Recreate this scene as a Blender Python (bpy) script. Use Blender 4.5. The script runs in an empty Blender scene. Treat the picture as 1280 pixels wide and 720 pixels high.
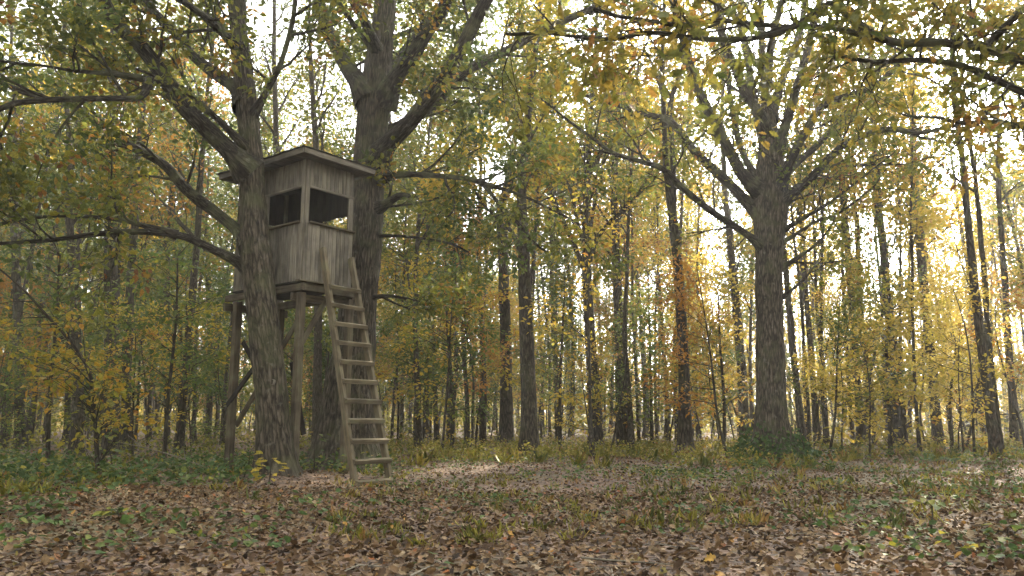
import bpy, math, random
import numpy as np
from mathutils import Vector, Matrix, noise

# ------------------------------------------------------------------ camera, sky, sun, exposure
S = bpy.context.scene
COL = S.collection
R = math.radians
CAM_Z = 0.9
FPX = 995.0
TH = math.atan(168 / FPX)
cam = bpy.data.cameras.new('camera')
cam.sensor_width = 36.0
cam.lens = FPX / 1280 * 36.0
cam.clip_start = 0.05
cam.clip_end = 900
cam.dof.use_dof = True
cam.dof.focus_distance = 14.0
cam.dof.aperture_fstop = 5.6
co = bpy.data.objects.new('camera', cam)
co.location = (0, 0, CAM_Z)
co.rotation_euler = (math.pi / 2 + TH, 0, 0)
COL.objects.link(co)
S.camera = co

SUN_EL, SUN_AZ = R(29), R(31)          # azimuth clockwise from +Y
W_ = bpy.data.worlds.new('World')
S.world = W_
W_.use_nodes = True
nt = W_.node_tree
nt.nodes.clear()
sky = nt.nodes.new('ShaderNodeTexSky')
sky.sky_type = 'NISHITA'
sky.sun_disc = False
sky.sun_elevation = SUN_EL
sky.sun_rotation = SUN_AZ
sky.dust_density = 4.0
sky.air_density = 1.0
sky.ozone_density = 1.0
hs = nt.nodes.new('ShaderNodeHueSaturation')
hs.inputs['Saturation'].default_value = 0.0
bg = nt.nodes.new('ShaderNodeBackground')
bg.inputs['Strength'].default_value = 0.15
wo = nt.nodes.new('ShaderNodeOutputWorld')
nt.links.new(sky.outputs[0], hs.inputs['Color'])
nt.links.new(hs.outputs[0], bg.inputs[0])
nt.links.new(bg.outputs[0], wo.inputs[0])
sl = bpy.data.lights.new('sun', 'SUN')
sl.energy = 3.0
sl.angle = R(0.6)
sl.color = (1.0, 0.86, 0.64)
so = bpy.data.objects.new('sun', sl)
sd = Vector((math.sin(SUN_AZ) * math.cos(SUN_EL), math.cos(SUN_AZ) * math.cos(SUN_EL), math.sin(SUN_EL)))
so.rotation_euler = sd.to_track_quat('Z', 'Y').to_euler()
so.location = (20, 40, 30)
COL.objects.link(so)
S.view_settings.view_transform = 'Standard'
S.view_settings.look = 'None'
S.view_settings.gamma = 1.0
S.view_settings.exposure = 2.78
S.cycles.use_denoising = True
S.cycles.max_bounces = 6
S.cycles.diffuse_bounces = 4
S.cycles.glossy_bounces = 2
S.cycles.transmission_bounces = 4
S.cycles.volume_bounces = 0
S.cycles.transparent_max_bounces = 4

rng = np.random.default_rng(7)
random.seed(7)

# ------------------------------------------------------------------ measuring helpers
def at(px, py, d):
    """point of the place seen in direction (px,py) of the 1280x720 photograph at forward distance d"""
    x, v = (px - 640) / FPX, (360 - py) / FPX
    D = np.array([x, math.cos(TH) - v * math.sin(TH), math.sin(TH) + v * math.cos(TH)])
    return np.array([0, 0, CAM_Z]) + D * d / D[1]

def gz(x, y):
    """height of the forest floor"""
    r = np.hypot(x, y)
    z = 0.05 * np.sin(x * .55 + 1.3) * np.sin(y * .43 + .4) + 0.03 * np.sin(x * 1.3 + y * .9) * np.clip(r / 20, .4, 1)
    z = z + 0.5 * np.clip((r - 45) / 60, 0, 2) * (np.sin(x * .06 + 2) * .5 + .3)
    z = z - 0.19 * np.exp(-(((x + 2.2) / .9) ** 2 + ((y - 12.7) / .7) ** 2))
    for mx_, my_ in ((-3.9, 13.2), (-3.4, 16.2), (6.6, 20.2)):
        z = z + .09 * np.exp(-((x - mx_) ** 2 + (y - my_) ** 2) / .9)
    return z

def ground_d(py):
    v = (360 - py) / FPX
    return -CAM_Z * (math.cos(TH) - v * math.sin(TH)) / (math.sin(TH) + v * math.cos(TH))

# ------------------------------------------------------------------ materials
def newmat(name):
    m = bpy.data.materials.new(name)
    m.use_nodes = True
    m.node_tree.nodes.clear()
    return m, m.node_tree.nodes, m.node_tree.links

def ramp(N, stops, interp='LINEAR'):
    r = N.new('ShaderNodeValToRGB')
    r.color_ramp.interpolation = interp
    e = r.color_ramp.elements
    while len(e) < len(stops):
        e.new(0.5)
    for i, (p, c) in enumerate(stops):
        e[i].position = p
        e[i].color = (*c, 1)
    return r

def leaf_mat(name, stops, trans=0.5, rough=.5):
    m, N, L = newmat(name)
    a = N.new('ShaderNodeAttribute'); a.attribute_name = 'rnd'
    oi = N.new('ShaderNodeObjectInfo')
    sh = N.new('ShaderNodeMath'); sh.operation = 'MULTIPLY_ADD'
    L.new(oi.outputs['Random'], sh.inputs[0]); sh.inputs[1].default_value = .16; sh.inputs[2].default_value = -.08
    ad = N.new('ShaderNodeMath'); ad.operation = 'ADD'; ad.use_clamp = True
    L.new(a.outputs['Fac'], ad.inputs[0]); L.new(sh.outputs[0], ad.inputs[1])
    r = ramp(N, stops)
    L.new(ad.outputs[0], r.inputs[0])
    tc = N.new('ShaderNodeTexCoord')
    n = N.new('ShaderNodeTexNoise'); n.inputs['Scale'].default_value = 45; n.inputs['Detail'].default_value = 2
    L.new(tc.outputs['Object'], n.inputs['Vector'])
    mr = N.new('ShaderNodeMapRange'); mr.inputs['From Min'].default_value = .3; mr.inputs['From Max'].default_value = .7
    mr.inputs['To Min'].default_value = .65; mr.inputs['To Max'].default_value = 1.2
    L.new(n.outputs['Fac'], mr.inputs['Value'])
    mx = N.new('ShaderNodeMix'); mx.data_type = 'RGBA'; mx.blend_type = 'MULTIPLY'; mx.inputs[0].default_value = 1
    L.new(r.outputs[0], mx.inputs[6]); L.new(mr.outputs[0], mx.inputs[7])
    p = N.new('ShaderNodeBsdfPrincipled'); p.inputs['Roughness'].default_value = rough
    p.inputs['Specular IOR Level'].default_value = .18
    t = N.new('ShaderNodeBsdfTranslucent')
    L.new(mx.outputs[2], p.inputs['Base Color']); L.new(mx.outputs[2], t.inputs['Color'])
    s = N.new('ShaderNodeMixShader'); s.inputs[0].default_value = trans
    L.new(p.outputs[0], s.inputs[1]); L.new(t.outputs[0], s.inputs[2])
    o = N.new('ShaderNodeOutputMaterial'); L.new(s.outputs[0], o.inputs[0])
    return m

def bark_mat(name, dark, mid, light, moss=.25, fine=1.0):
    m, N, L = newmat(name)
    uv = N.new('ShaderNodeUVMap')
    mp = N.new('ShaderNodeMapping'); mp.inputs['Scale'].default_value = (38 * fine, 5 * fine, 1)
    L.new(uv.outputs[0], mp.inputs[0])
    n1 = N.new('ShaderNodeTexNoise'); n1.inputs['Scale'].default_value = 1; n1.inputs['Detail'].default_value = 5
    n1.inputs['Roughness'].default_value = .65; n1.inputs['Distortion'].default_value = .6
    L.new(mp.outputs[0], n1.inputs['Vector'])
    dv = N.new('ShaderNodeVectorMath'); dv.operation = 'MULTIPLY_ADD'
    L.new(n1.outputs['Color'], dv.inputs[0]); dv.inputs[1].default_value = (1.3, .5, 0)
    mp2 = N.new('ShaderNodeMapping'); mp2.inputs['Scale'].default_value = (28 * fine, 2.6 * fine, 1)
    L.new(uv.outputs[0], mp2.inputs[0]); L.new(mp2.outputs[0], dv.inputs[2])
    vo = N.new('ShaderNodeTexVoronoi'); vo.feature = 'DISTANCE_TO_EDGE'; vo.inputs['Scale'].default_value = 1
    L.new(dv.outputs[0], vo.inputs['Vector'])
    cr = N.new('ShaderNodeMapRange'); cr.inputs['From Max'].default_value = .22
    L.new(vo.outputs['Distance'], cr.inputs['Value'])
    hm = N.new('ShaderNodeMath'); hm.operation = 'MULTIPLY'
    hb = N.new('ShaderNodeMapRange'); hb.inputs['To Min'].default_value = .45; hb.inputs['To Max'].default_value = 1
    L.new(cr.outputs[0], hb.inputs['Value'])
    L.new(n1.outputs['Fac'], hm.inputs[0]); L.new(hb.outputs[0], hm.inputs[1])
    r1 = ramp(N, [(.16, dark), (.42, mid), (.66, light)])
    L.new(hm.outputs[0], r1.inputs[0])
    tc = N.new('ShaderNodeTexCoord')
    n2 = N.new('ShaderNodeTexNoise'); n2.inputs['Scale'].default_value = 2.6; n2.inputs['Detail'].default_value = 4
    L.new(tc.outputs['Object'], n2.inputs['Vector'])
    r2 = ramp(N, [(.48, (0, 0, 0)), (.68, (moss,) * 3)])
    L.new(n2.outputs['Fac'], r2.inputs[0])
    mx = N.new('ShaderNodeMix'); mx.data_type = 'RGBA'
    L.new(r2.outputs[0], mx.inputs[0]); L.new(r1.outputs[0], mx.inputs[6]); mx.inputs[7].default_value = (.115, .125, .06, 1)
    n3 = N.new('ShaderNodeTexNoise'); n3.inputs['Scale'].default_value = 9; n3.inputs['Detail'].default_value = 3
    L.new(tc.outputs['Object'], n3.inputs['Vector'])
    r3 = ramp(N, [(.62, (0, 0, 0)), (.74, (.3,) * 3)])
    L.new(n3.outputs['Fac'], r3.inputs[0])
    mx2 = N.new('ShaderNodeMix'); mx2.data_type = 'RGBA'
    L.new(r3.outputs[0], mx2.inputs[0]); L.new(mx.outputs[2], mx2.inputs[6]); mx2.inputs[7].default_value = (.24, .235, .19, 1)
    p = N.new('ShaderNodeBsdfPrincipled'); p.inputs['Roughness'].default_value = .92
    p.inputs['Specular IOR Level'].default_value = .15
    L.new(mx2.outputs[2], p.inputs['Base Color'])
    b = N.new('ShaderNodeBump'); b.inputs['Strength'].default_value = 1; b.inputs['Distance'].default_value = .05
    L.new(hm.outputs[0], b.inputs['Height']); L.new(b.outputs[0], p.inputs['Normal'])
    o = N.new('ShaderNodeOutputMaterial'); L.new(p.outputs[0], o.inputs[0])
    return m

def wood_mat(name, dark, light, green=.15):
    m, N, L = newmat(name)
    tc = N.new('ShaderNodeTexCoord'); oi = N.new('ShaderNodeObjectInfo')
    mp = N.new('ShaderNodeMapping'); mp.inputs['Scale'].default_value = (38, 38, 2.2)
    L.new(tc.outputs['Object'], mp.inputs[0])
    w = N.new('ShaderNodeVectorMath'); w.operation = 'ADD'
    sc = N.new('ShaderNodeMath'); sc.operation = 'MULTIPLY'; sc.inputs[1].default_value = 57
    L.new(oi.outputs['Random'], sc.inputs[0])
    L.new(mp.outputs[0], w.inputs[0]); L.new(sc.outputs[0], w.inputs[1])
    n = N.new('ShaderNodeTexNoise'); n.inputs['Scale'].default_value = 1; n.inputs['Detail'].default_value = 5
    n.inputs['Roughness'].default_value = .6; n.inputs['Distortion'].default_value = .4
    L.new(w.outputs[0], n.inputs['Vector'])
    r = ramp(N, [(.3, dark), (.72, light)])
    L.new(n.outputs['Fac'], r.inputs[0])
    n2 = N.new('ShaderNodeTexNoise'); n2.inputs['Scale'].default_value = 3.2; n2.inputs['Detail'].default_value = 5
    ad = N.new('ShaderNodeVectorMath'); ad.operation = 'ADD'
    L.new(tc.outputs['Object'], ad.inputs[0]); L.new(sc.outputs[0], ad.inputs[1])
    L.new(ad.outputs[0], n2.inputs['Vector'])
    r2 = ramp(N, [(.35, (.62, .62, .6)), (.65, (1.08, 1.06, 1.0))])
    L.new(n2.outputs['Fac'], r2.inputs[0])
    mx = N.new('ShaderNodeMix'); mx.data_type = 'RGBA'; mx.blend_type = 'MULTIPLY'; mx.inputs[0].default_value = 1
    L.new(r.outputs[0], mx.inputs[6]); L.new(r2.outputs[0], mx.inputs[7])
    mr = N.new('ShaderNodeMapRange'); mr.inputs['To Min'].default_value = .72; mr.inputs['To Max'].default_value = 1.18
    L.new(oi.outputs['Random'], mr.inputs['Value'])
    mx2 = N.new('ShaderNodeMix'); mx2.data_type = 'RGBA'; mx2.blend_type = 'MULTIPLY'; mx2.inputs[0].default_value = 1
    L.new(mx.outputs[2], mx2.inputs[6]); L.new(mr.outputs[0], mx2.inputs[7])
    r3 = ramp(N, [(.5, (0, 0, 0)), (.75, (green,) * 3)])
    L.new(n2.outputs['Fac'], r3.inputs[0])
    mx3 = N.new('ShaderNodeMix'); mx3.data_type = 'RGBA'
    L.new(r3.outputs[0], mx3.inputs[0]); L.new(mx2.outputs[2], mx3.inputs[6]); mx3.inputs[7].default_value = (.13, .14, .08, 1)
    p = N.new('ShaderNodeBsdfPrincipled'); p.inputs['Roughness'].default_value = .85
    p.inputs['Specular IOR Level'].default_value = .2
    L.new(mx3.outputs[2], p.inputs['Base Color'])
    b = N.new('ShaderNodeBump'); b.inputs['Strength'].default_value = .5; b.inputs['Distance'].default_value = .006
    L.new(n.outputs['Fac'], b.inputs['Height']); L.new(b.outputs[0], p.inputs['Normal'])
    o = N.new('ShaderNodeOutputMaterial'); L.new(p.outputs[0], o.inputs[0])
    return m

GREEN = (.085, .115, .03); DGREEN = (.05, .08, .024); OLIVE = (.15, .145, .03); YEL = (.5, .35, .05)
LYEL = (.62, .48, .09); ORG = (.36, .17, .03); BRN = (.17, .08, .03); YGRN = (.25, .24, .032)
M = {}
M['leaf_oak'] = leaf_mat('oak_leaf_green_brown', [(0, DGREEN), (.3, GREEN), (.58, (.15, .16, .03)), (.76, YGRN), (.87, (.33, .2, .035)), (.94, ORG), (1, BRN)])
M['leaf_olive'] = leaf_mat('oak_leaf_olive', [(0, (.07, .11, .03)), (.3, (.12, .15, .034)), (.6, (.2, .21, .034)), (.8, (.3, .26, .038)), (.94, ORG), (1, BRN)])
M['leaf_gold'] = leaf_mat('leaf_gold', [(0, (.17, .18, .032)), (.25, (.28, .26, .034)), (.5, (.42, .32, .04)), (.75, YEL), (.92, ORG), (1, BRN)], .55)
M['leaf_amber'] = leaf_mat('leaf_amber', [(0, OLIVE), (.3, YGRN), (.6, (.42, .27, .035)), (.85, (.4, .2, .03)), (1, BRN)], .5)
M['leaf_over'] = leaf_mat('leaf_overhanging', [(0, GREEN), (.25, (.12, .13, .03)), (.5, (.18, .165, .03)), (.7, (.26, .19, .035)), (.85, (.24, .12, .03)), (1, BRN)], .42)
M['leaf_yellow'] = leaf_mat('leaf_yellow', [(0, YGRN), (.3, (.38, .31, .045)), (.7, LYEL), (.9, YEL), (1, ORG)], .65)
M['leaf_orange'] = leaf_mat('leaf_orange', [(0, OLIVE), (.25, (.33, .2, .04)), (.6, (.42, .2, .03)), (.85, ORG), (1, BRN)], .45)
M['leaf_green'] = leaf_mat('leaf_green', [(0, (.05, .085, .025)), (.4, (.09, .135, .034)), (.75, (.155, .19, .036)), (1, YGRN)])
M['leaf_plant'] = leaf_mat('leaf_plant', [(0, DGREEN), (.4, (.06, .11, .03)), (.7, (.12, .15, .04)), (.88, YGRN), (1, (.3, .2, .05))], .35, .6)
M['leaf_band'] = leaf_mat('leaf_band', [(0, GREEN), (.3, OLIVE), (.6, YGRN), (.85, (.4, .34, .08)), (1, (.3, .17, .06))], .4)
M['litter'] = leaf_mat('fallen_leaf', [(0, (.025, .017, .011)), (.22, (.068, .041, .023)), (.44, (.128, .077, .037)), (.64, (.19, .125, .064)),
                                       (.8, (.26, .2, .122)), (.88, (.25, .085, .03)), (.95, (.38, .24, .06)), (1, (.12, .14, .05))], .12, .75)
M['bark_oak'] = bark_mat('bark_oak', (.013, .011, .008), (.072, .06, .044), (.155, .13, .098), .4)
M['bark_dark'] = bark_mat('bark_dark', (.014, .012, .009), (.058, .048, .035), (.12, .1, .075), .35, 1.2)
M['bark_limb'] = bark_mat('bark_limb', (.012, .01, .008), (.048, .041, .03), (.105, .092, .068), .8, 1.4)
M['bark_thin'] = bark_mat('bark_thin', (.022, .019, .014), (.075, .063, .046), (.14, .12, .09), .2, 2.0)
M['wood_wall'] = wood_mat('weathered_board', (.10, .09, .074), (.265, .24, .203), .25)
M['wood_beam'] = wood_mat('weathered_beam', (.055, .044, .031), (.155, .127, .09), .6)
M['wood_ladder'] = wood_mat('ladder_wood', (.075, .062, .042), (.2, .166, .114), .6)
M['wood_shaded'] = wood_mat('shaded_dark_board', (.01, .008, .007), (.03, .025, .02), .1)  # near-black: the shade inside the cabin is put into the board colour
M['felt'] = wood_mat('roofing', (.02, .018, .016), (.055, .05, .042), .6)
M['dead_wood'] = wood_mat('dead_wood', (.10, .088, .07), (.22, .2, .165), .2)

def ground_mat():
    m, N, L = newmat('forest_floor')
    tc = N.new('ShaderNodeTexCoord')
    v = N.new('ShaderNodeTexVoronoi'); v.inputs['Scale'].default_value = 16; v.inputs['Randomness'].default_value = 1
    L.new(tc.outputs['Object'], v.inputs['Vector'])
    sp = N.new('ShaderNodeSeparateColor'); L.new(v.outputs['Color'], sp.inputs[0])
    r = ramp(N, [(0, (.03, .02, .014)), (.4, (.075, .047, .03)), (.7, (.14, .085, .055)), (1, (.2, .14, .1))])
    L.new(sp.outputs[0], r.inputs[0])
    n = N.new('ShaderNodeTexNoise'); n.inputs['Scale'].default_value = .35; n.inputs['Detail'].default_value = 6
    L.new(tc.outputs['Object'], n.inputs['Vector'])
    r2 = ramp(N, [(.5, (0, 0, 0)), (.66, (.7,) * 3)]); L.new(n.outputs['Fac'], r2.inputs[0])
    mx = N.new('ShaderNodeMix'); mx.data_type = 'RGBA'
    L.new(r2.outputs[0], mx.inputs[0]); L.new(r.outputs[0], mx.inputs[6]); mx.inputs[7].default_value = (.075, .085, .028, 1)
    p = N.new('ShaderNodeBsdfPrincipled'); p.inputs['Roughness'].default_value = .95
    L.new(mx.outputs[2], p.inputs['Base Color'])
    b = N.new('ShaderNodeBump'); b.inputs['Strength'].default_value = .7; b.inputs['Distance'].default_value = .03
    L.new(v.outputs['Distance'], b.inputs['Height']); L.new(b.outputs[0], p.inputs['Normal'])
    o = N.new('ShaderNodeOutputMaterial'); L.new(p.outputs[0], o.inputs[0])
    return m
M['ground'] = ground_mat()

# ------------------------------------------------------------------ mesh and object helpers
def np_mesh(name, V, loops, starts, mat, uv=None, rnd=None, smooth=False):
    me = bpy.data.meshes.new(name)
    V = np.asarray(V, np.float32)
    me.vertices.add(len(V)); me.vertices.foreach_set('co', V.ravel())
    me.loops.add(len(loops)); me.loops.foreach_set('vertex_index', np.asarray(loops, np.int32))
    me.polygons.add(len(starts)); me.polygons.foreach_set('loop_start', np.asarray(starts, np.int32))
    if uv is not None:
        l = me.uv_layers.new(name='UVMap')
        l.data.foreach_set('uv', np.asarray(uv, np.float32).ravel())
    if rnd is not None:
        a = me.attributes.new('rnd', 'FLOAT', 'FACE')
        a.data.foreach_set('value', np.asarray(rnd, np.float32))
    if smooth:
        me.polygons.foreach_set('use_smooth', np.ones(len(starts), bool))
    me.update(calc_edges=True)
    me.materials.append(mat)
    return me

def obj(name, me, parent=None, loc=None, **props):
    o = bpy.data.objects.new(name, me)
    COL.objects.link(o)
    if parent is not None:
        o.parent = parent
    if loc is not None:
        o.location = loc
    for k, v in props.items():
        o[k] = v
    return o

def thing(name, label, cat, loc=(0, 0, 0), group=None, rotz=0.0, scale=1.0):
    o = bpy.data.objects.new(name, None)
    o.empty_display_size = .2
    COL.objects.link(o)
    o.location = loc; o.rotation_euler = (0, 0, rotz); o.scale = (scale,) * 3
    o['label'] = label; o['category'] = cat
    if group: o['group'] = group
    return o

def unit(v):
    return v / (np.linalg.norm(v, axis=-1, keepdims=True) + 1e-9)

class Tubes:
    def __init__(s):
        s.V, s.L, s.UV, s.n = [], [], [], 0
    def add(s, P, rad, sides, bump=0.0, flare=0.0, seed=0.0, tip=False):
        P = np.asarray(P, float); rad = np.asarray(rad, float); n = len(P)
        T = np.gradient(P, axis=0); T = unit(T)
        ref = np.array([0., 1., .13]) if abs(T[0][2]) > .7 else np.array([.1, .05, 1.])
        A = unit(np.cross(T, ref)); B = np.cross(T, A)
        th = np.linspace(0, 2 * np.pi, sides, endpoint=False)
        c, sn = np.cos(th), np.sin(th)
        rr = np.repeat(rad[:, None], sides, 1)
        sl = np.concatenate([[0], np.cumsum(np.linalg.norm(np.diff(P, axis=0), axis=1))])
        if flare > 0:
            lobes = 1 + .9 * np.maximum(0, np.sin(th * 5 + seed) * .6 + np.sin(th * 3 + seed * 2.1) * .5)
            rr = rr * (1 + flare * np.exp(-sl / .33)[:, None] * lobes[None, :] + .25 * flare * np.exp(-sl / 1.1)[:, None])
        if bump > 0:
            d = np.zeros((n, sides))
            R0 = rad.mean()
            for i in range(n):
                for j in range(sides):
                    x, y = c[j] * R0 * 9, sn[j] * R0 * 9
                    q = (x + seed * 7, y, sl[i] * 1.5)
                    d[i, j] = (abs(noise.noise(q)) * 2 - .5) * .8 + noise.noise((x * .22 + seed, y * .22, sl[i] * .7)) * 1.5 + (abs(noise.noise((x * 2.3, y * 2.3 + seed, sl[i] * 4))) - .25) * .6
            rr = rr + bump * d
        V = P[:, None, :] + rr[:, :, None] * (c[None, :, None] * A[:, None, :] + sn[None, :, None] * B[:, None, :])
        i0 = s.n
        s.V.append(V.reshape(-1, 3)); s.n += n * sides
        I = np.arange(n - 1)[:, None] * sides; J = np.arange(sides)[None, :]; J2 = (J + 1) % sides
        q = np.stack([I + J, I + J2, I + sides + J2, I + sides + J], -1).reshape(-1, 4) + i0
        s.L.append(q)
        circ = 2 * np.pi * rad.mean() / sides
        u0 = np.broadcast_to(J * circ, (n - 1, sides)); u1 = u0 + circ
        v0 = np.broadcast_to(sl[:-1, None], (n - 1, sides)); v1 = np.broadcast_to(sl[1:, None], (n - 1, sides))
        s.UV.append(np.stack([np.stack([u0, v0], -1), np.stack([u1, v0], -1), np.stack([u1, v1], -1), np.stack([u0, v1], -1)], 2).reshape(-1, 2) + seed)
    def mesh(s, name, mat, smooth=True):
        q = np.concatenate(s.L)
        return np_mesh(name, np.concatenate(s.V), q.ravel(), np.arange(len(q)) * 4, mat, uv=np.concatenate(s.UV), smooth=smooth)

def smooth_path(pts, rad, step):
    """Catmull-Rom through the control points, resampled"""
    P = np.asarray(pts, float); r = np.asarray(rad, float)
    Q = np.vstack([2 * P[0] - P[1], P, 2 * P[-1] - P[-2]])
    out, ro = [], []
    for i in range(len(P) - 1):
        n = max(2, int(np.linalg.norm(P[i + 1] - P[i]) / step))
        t = np.linspace(0, 1, n, endpoint=False)[:, None]
        a, b, c, d = Q[i], Q[i + 1], Q[i + 2], Q[i + 3]
        out.append(.5 * ((2 * b) + (c - a) * t + (2 * a - 5 * b + 4 * c - d) * t ** 2 + (3 * b - a - 3 * c + d) * t ** 3))
        ro.append(r[i] + (r[i + 1] - r[i]) * t[:, 0])
    out.append(P[-1:]); ro.append(r[-1:])
    return np.vstack(out), np.concatenate(ro)

# leaf outlines: (side, along, up) with a fold along the midrib
SIMPLE = (np.array([(0, 0, 0), (.30, .35, .10), (.22, .72, .06), (0, 1, -.06), (-.22, .72, .06), (-.30, .35, .10)], float),
          [(0, 1, 2, 3), (0, 3, 4, 5)])
_h = [(.05, .14), (.2, .2), (.13, .32), (.33, .44), (.2, .55), (.32, .72), (.14, .78), (.12, .93)]
LOBED = (np.array([(0, 0, 0)] + [(x, y, .16 * x) for x, y in _h] + [(0, 1, -.05)] + [(-x, y + .02, .2 * x) for x, y in reversed(_h)], float),
         [tuple(range(0, 10)), (0,) + tuple(range(9, 18))])
QUAD = (np.array([(0, 0, 0), (.35, .5, .08), (0, 1, 0), (-.35, .5, .08)], float), [(0, 1, 2, 3)])
CURLED = (np.array([(0, 0, .05), (.27, .3, .16), (.25, .7, .13), (0, 1, .12), (-.25, .7, .16), (-.27, .3, .12), (0, .33, 0), (0, .68, 0)], float),
          [(0, 1, 6), (1, 2, 7, 6), (2, 3, 7), (0, 6, 5), (6, 7, 4, 5), (7, 3, 4)])

def leaf_cloud(name, pos, axis, nrm, size, rnd, mat, shape=SIMPLE, wide=1.0):
    T, F = shape
    pos = np.asarray(pos, float); N = len(pos)
    axis = unit(axis); side = unit(np.cross(axis, nrm)); nrm = np.cross(side, axis)
    s = np.asarray(size, float)[:, None, None]
    wv = (wide * rng.uniform(.8, 1.2, N))[:, None, None]
    cu = rng.uniform(.3, 1.8, N)[:, None, None]
    V = pos[:, None, :] + s * (T[None, :, 0:1] * wv * side[:, None, :] + T[None, :, 1:2] * axis[:, None, :] + T[None, :, 2:3] * cu * nrm[:, None, :])
    k = len(T)
    fl = np.concatenate([np.array(f) for f in F]); fn = np.array([len(f) for f in F])
    loops = (np.arange(N)[:, None] * k + fl[None, :]).ravel()
    st1 = np.concatenate([[0], np.cumsum(fn)[:-1]])
    starts = (np.arange(N)[:, None] * len(fl) + st1[None, :]).ravel()
    return np_mesh(name, V.reshape(-1, 3), loops, starts, mat, rnd=np.repeat(rnd, len(F)))

def clump_rnd(pos, scale=.9, amount=.75):
    """leaf colour number: varies from spray to spray as well as from leaf to leaf"""
    p = np.asarray(pos)
    q = np.sin(p[:, 0] * 2.1 * scale + 1.7 * np.sin(p[:, 1] * 1.3 * scale)) + np.sin(p[:, 2] * 2.7 * scale + p[:, 1] * 1.9 * scale + .6) + np.sin((p[:, 0] - p[:, 2]) * 3.7 * scale)
    q = .5 + q / 6
    return np.clip(amount * q + (1 - amount) * rng.random(len(p)) + rng.normal(0, .12, len(p)), 0, 1)

def leaves_on(anchors, per, spread, size, flat=.6, droop=.25):
    """anchors: list of twig paths; leaf positions, axes and normals round them"""
    A = np.array([[a[0], a[-1]] for a in anchors])
    n = len(A)
    idx = np.repeat(np.arange(n), per)
    t = rng.random(len(idx)) ** .8
    base = A[idx, 0] + (A[idx, 1] - A[idx, 0]) * t[:, None]
    d = unit(A[idx, 1] - A[idx, 0])
    off = rng.normal(0, 1, (len(idx), 3)); off[:, 2] *= .6
    pos = base + off * spread
    axis = unit(d * .5 + unit(off) * .9 + np.array([0, 0, -droop]))
    nr = rng.normal(0, 1, (len(idx), 3)) * (1 - flat) + np.array([0, 0, 1]) * flat
    return pos, axis, nr, size * rng.uniform(.6, 1.25, len(idx))

AVOID = [None]
def in_stand(w):
    return (w[:, 0] > -5.6) & (w[:, 0] < -2.1) & (w[:, 1] > 9.5) & (w[:, 1] < 15.3) & (w[:, 2] > .3) & (w[:, 2] < 6.1 - .12 * (15.3 - w[:, 1]))

def grow(T, path, rad, level, P, anchors, r, scale=1.0):
    n = P['n'][level]
    plen = np.linalg.norm(np.diff(path, axis=0), axis=1).sum()
    if level == 0 and 'perm' in P:
        n = max(3, int(plen * P['perm']))
    cum = np.concatenate([[0], np.cumsum(np.linalg.norm(np.diff(path, axis=0), axis=1))]) / max(plen, 1e-6)
    last = level == len(P['n']) - 1
    t0 = P['t0'][level]
    for i in range(n):
        t = min(.995, t0 + (1 - t0) * (i + r.random()) / n)
        p = np.array([np.interp(t, cum, path[:, k]) for k in range(3)])
        q = np.array([np.interp(min(1, t + .06), cum, path[:, k]) for k in range(3)])
        q0 = np.array([np.interp(max(0, t - .06), cum, path[:, k]) for k in range(3)])
        tg = unit(q - q0)
        rr = np.interp(t, cum, rad)
        v = np.array([r.gauss(0, 1), r.gauss(0, 1), r.gauss(0, 1) * P.get('zs', .8)])
        v = unit(v - tg * v.dot(tg))
        an = P['ang'][level] * r.uniform(.75, 1.25)
        d = unit(tg * math.cos(an) + v * math.sin(an) + np.array([0, 0, P['up'][level]]))
        ln = P['len'][level] * scale * r.uniform(.6, 1.3) * (1 - P.get('short', .45) * t)
        seg = P['seg'][level]
        pts = [p]
        for k in range(seg):
            d = unit(d + np.array([r.gauss(0, .16), r.gauss(0, .16), r.gauss(0, .12) + P.get('lift', .05)]))
            pts.append(pts[-1] + d * ln / seg)
        pts = np.array(pts)
        if AVOID[0] is not None and in_stand(pts + AVOID[0]).any(): continue
        r0 = min(rr * .62, P['r'][level] * scale)
        rads = np.linspace(r0, max(r0 * .25, .002), seg + 1)
        T.add(pts, rads, P['sides'][level], seed=r.random() * 3)
        if last:
            anchors.append(pts)
        else:
            grow(T, pts, rads, level + 1, P, anchors, r, scale)
            anchors.append(pts[-2:])

def extend(pts, length, upb=.25, n=3, r=random):
    P = [np.asarray(p) for p in pts]
    d = unit(P[-1] - P[-2])
    for _ in range(n):
        d = unit(d + np.array([r.gauss(0, .15), r.gauss(0, .15), upb * .3 + r.gauss(0, .05)]))
        P.append(P[-1] + d * length / n)
    return np.array(P)

# ------------------------------------------------------------------ the ground
def axis_coords():
    a = [0.0]
    while a[-1] < 190:
        a.append(a[-1] + .22 + max(0, a[-1] - 12) * .06)
    a = np.array(a)
    return np.concatenate([-a[:0:-1], a])
gx = axis_coords(); gy = axis_coords()
GX, GY = np.meshgrid(gx, gy)
GZ = gz(GX, GY)
nx, ny = len(gx), len(gy)
I, J = np.meshgrid(np.arange(nx - 1), np.arange(ny - 1))
b0 = (J * nx + I).ravel()
quads = np.stack([b0, b0 + 1, b0 + nx + 1, b0 + nx], -1)
ground = obj('ground', np_mesh('ground', np.stack([GX, GY, GZ], -1).reshape(-1, 3), quads.ravel(), np.arange(len(quads)) * 4, M['ground'], smooth=True), kind='structure')

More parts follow.
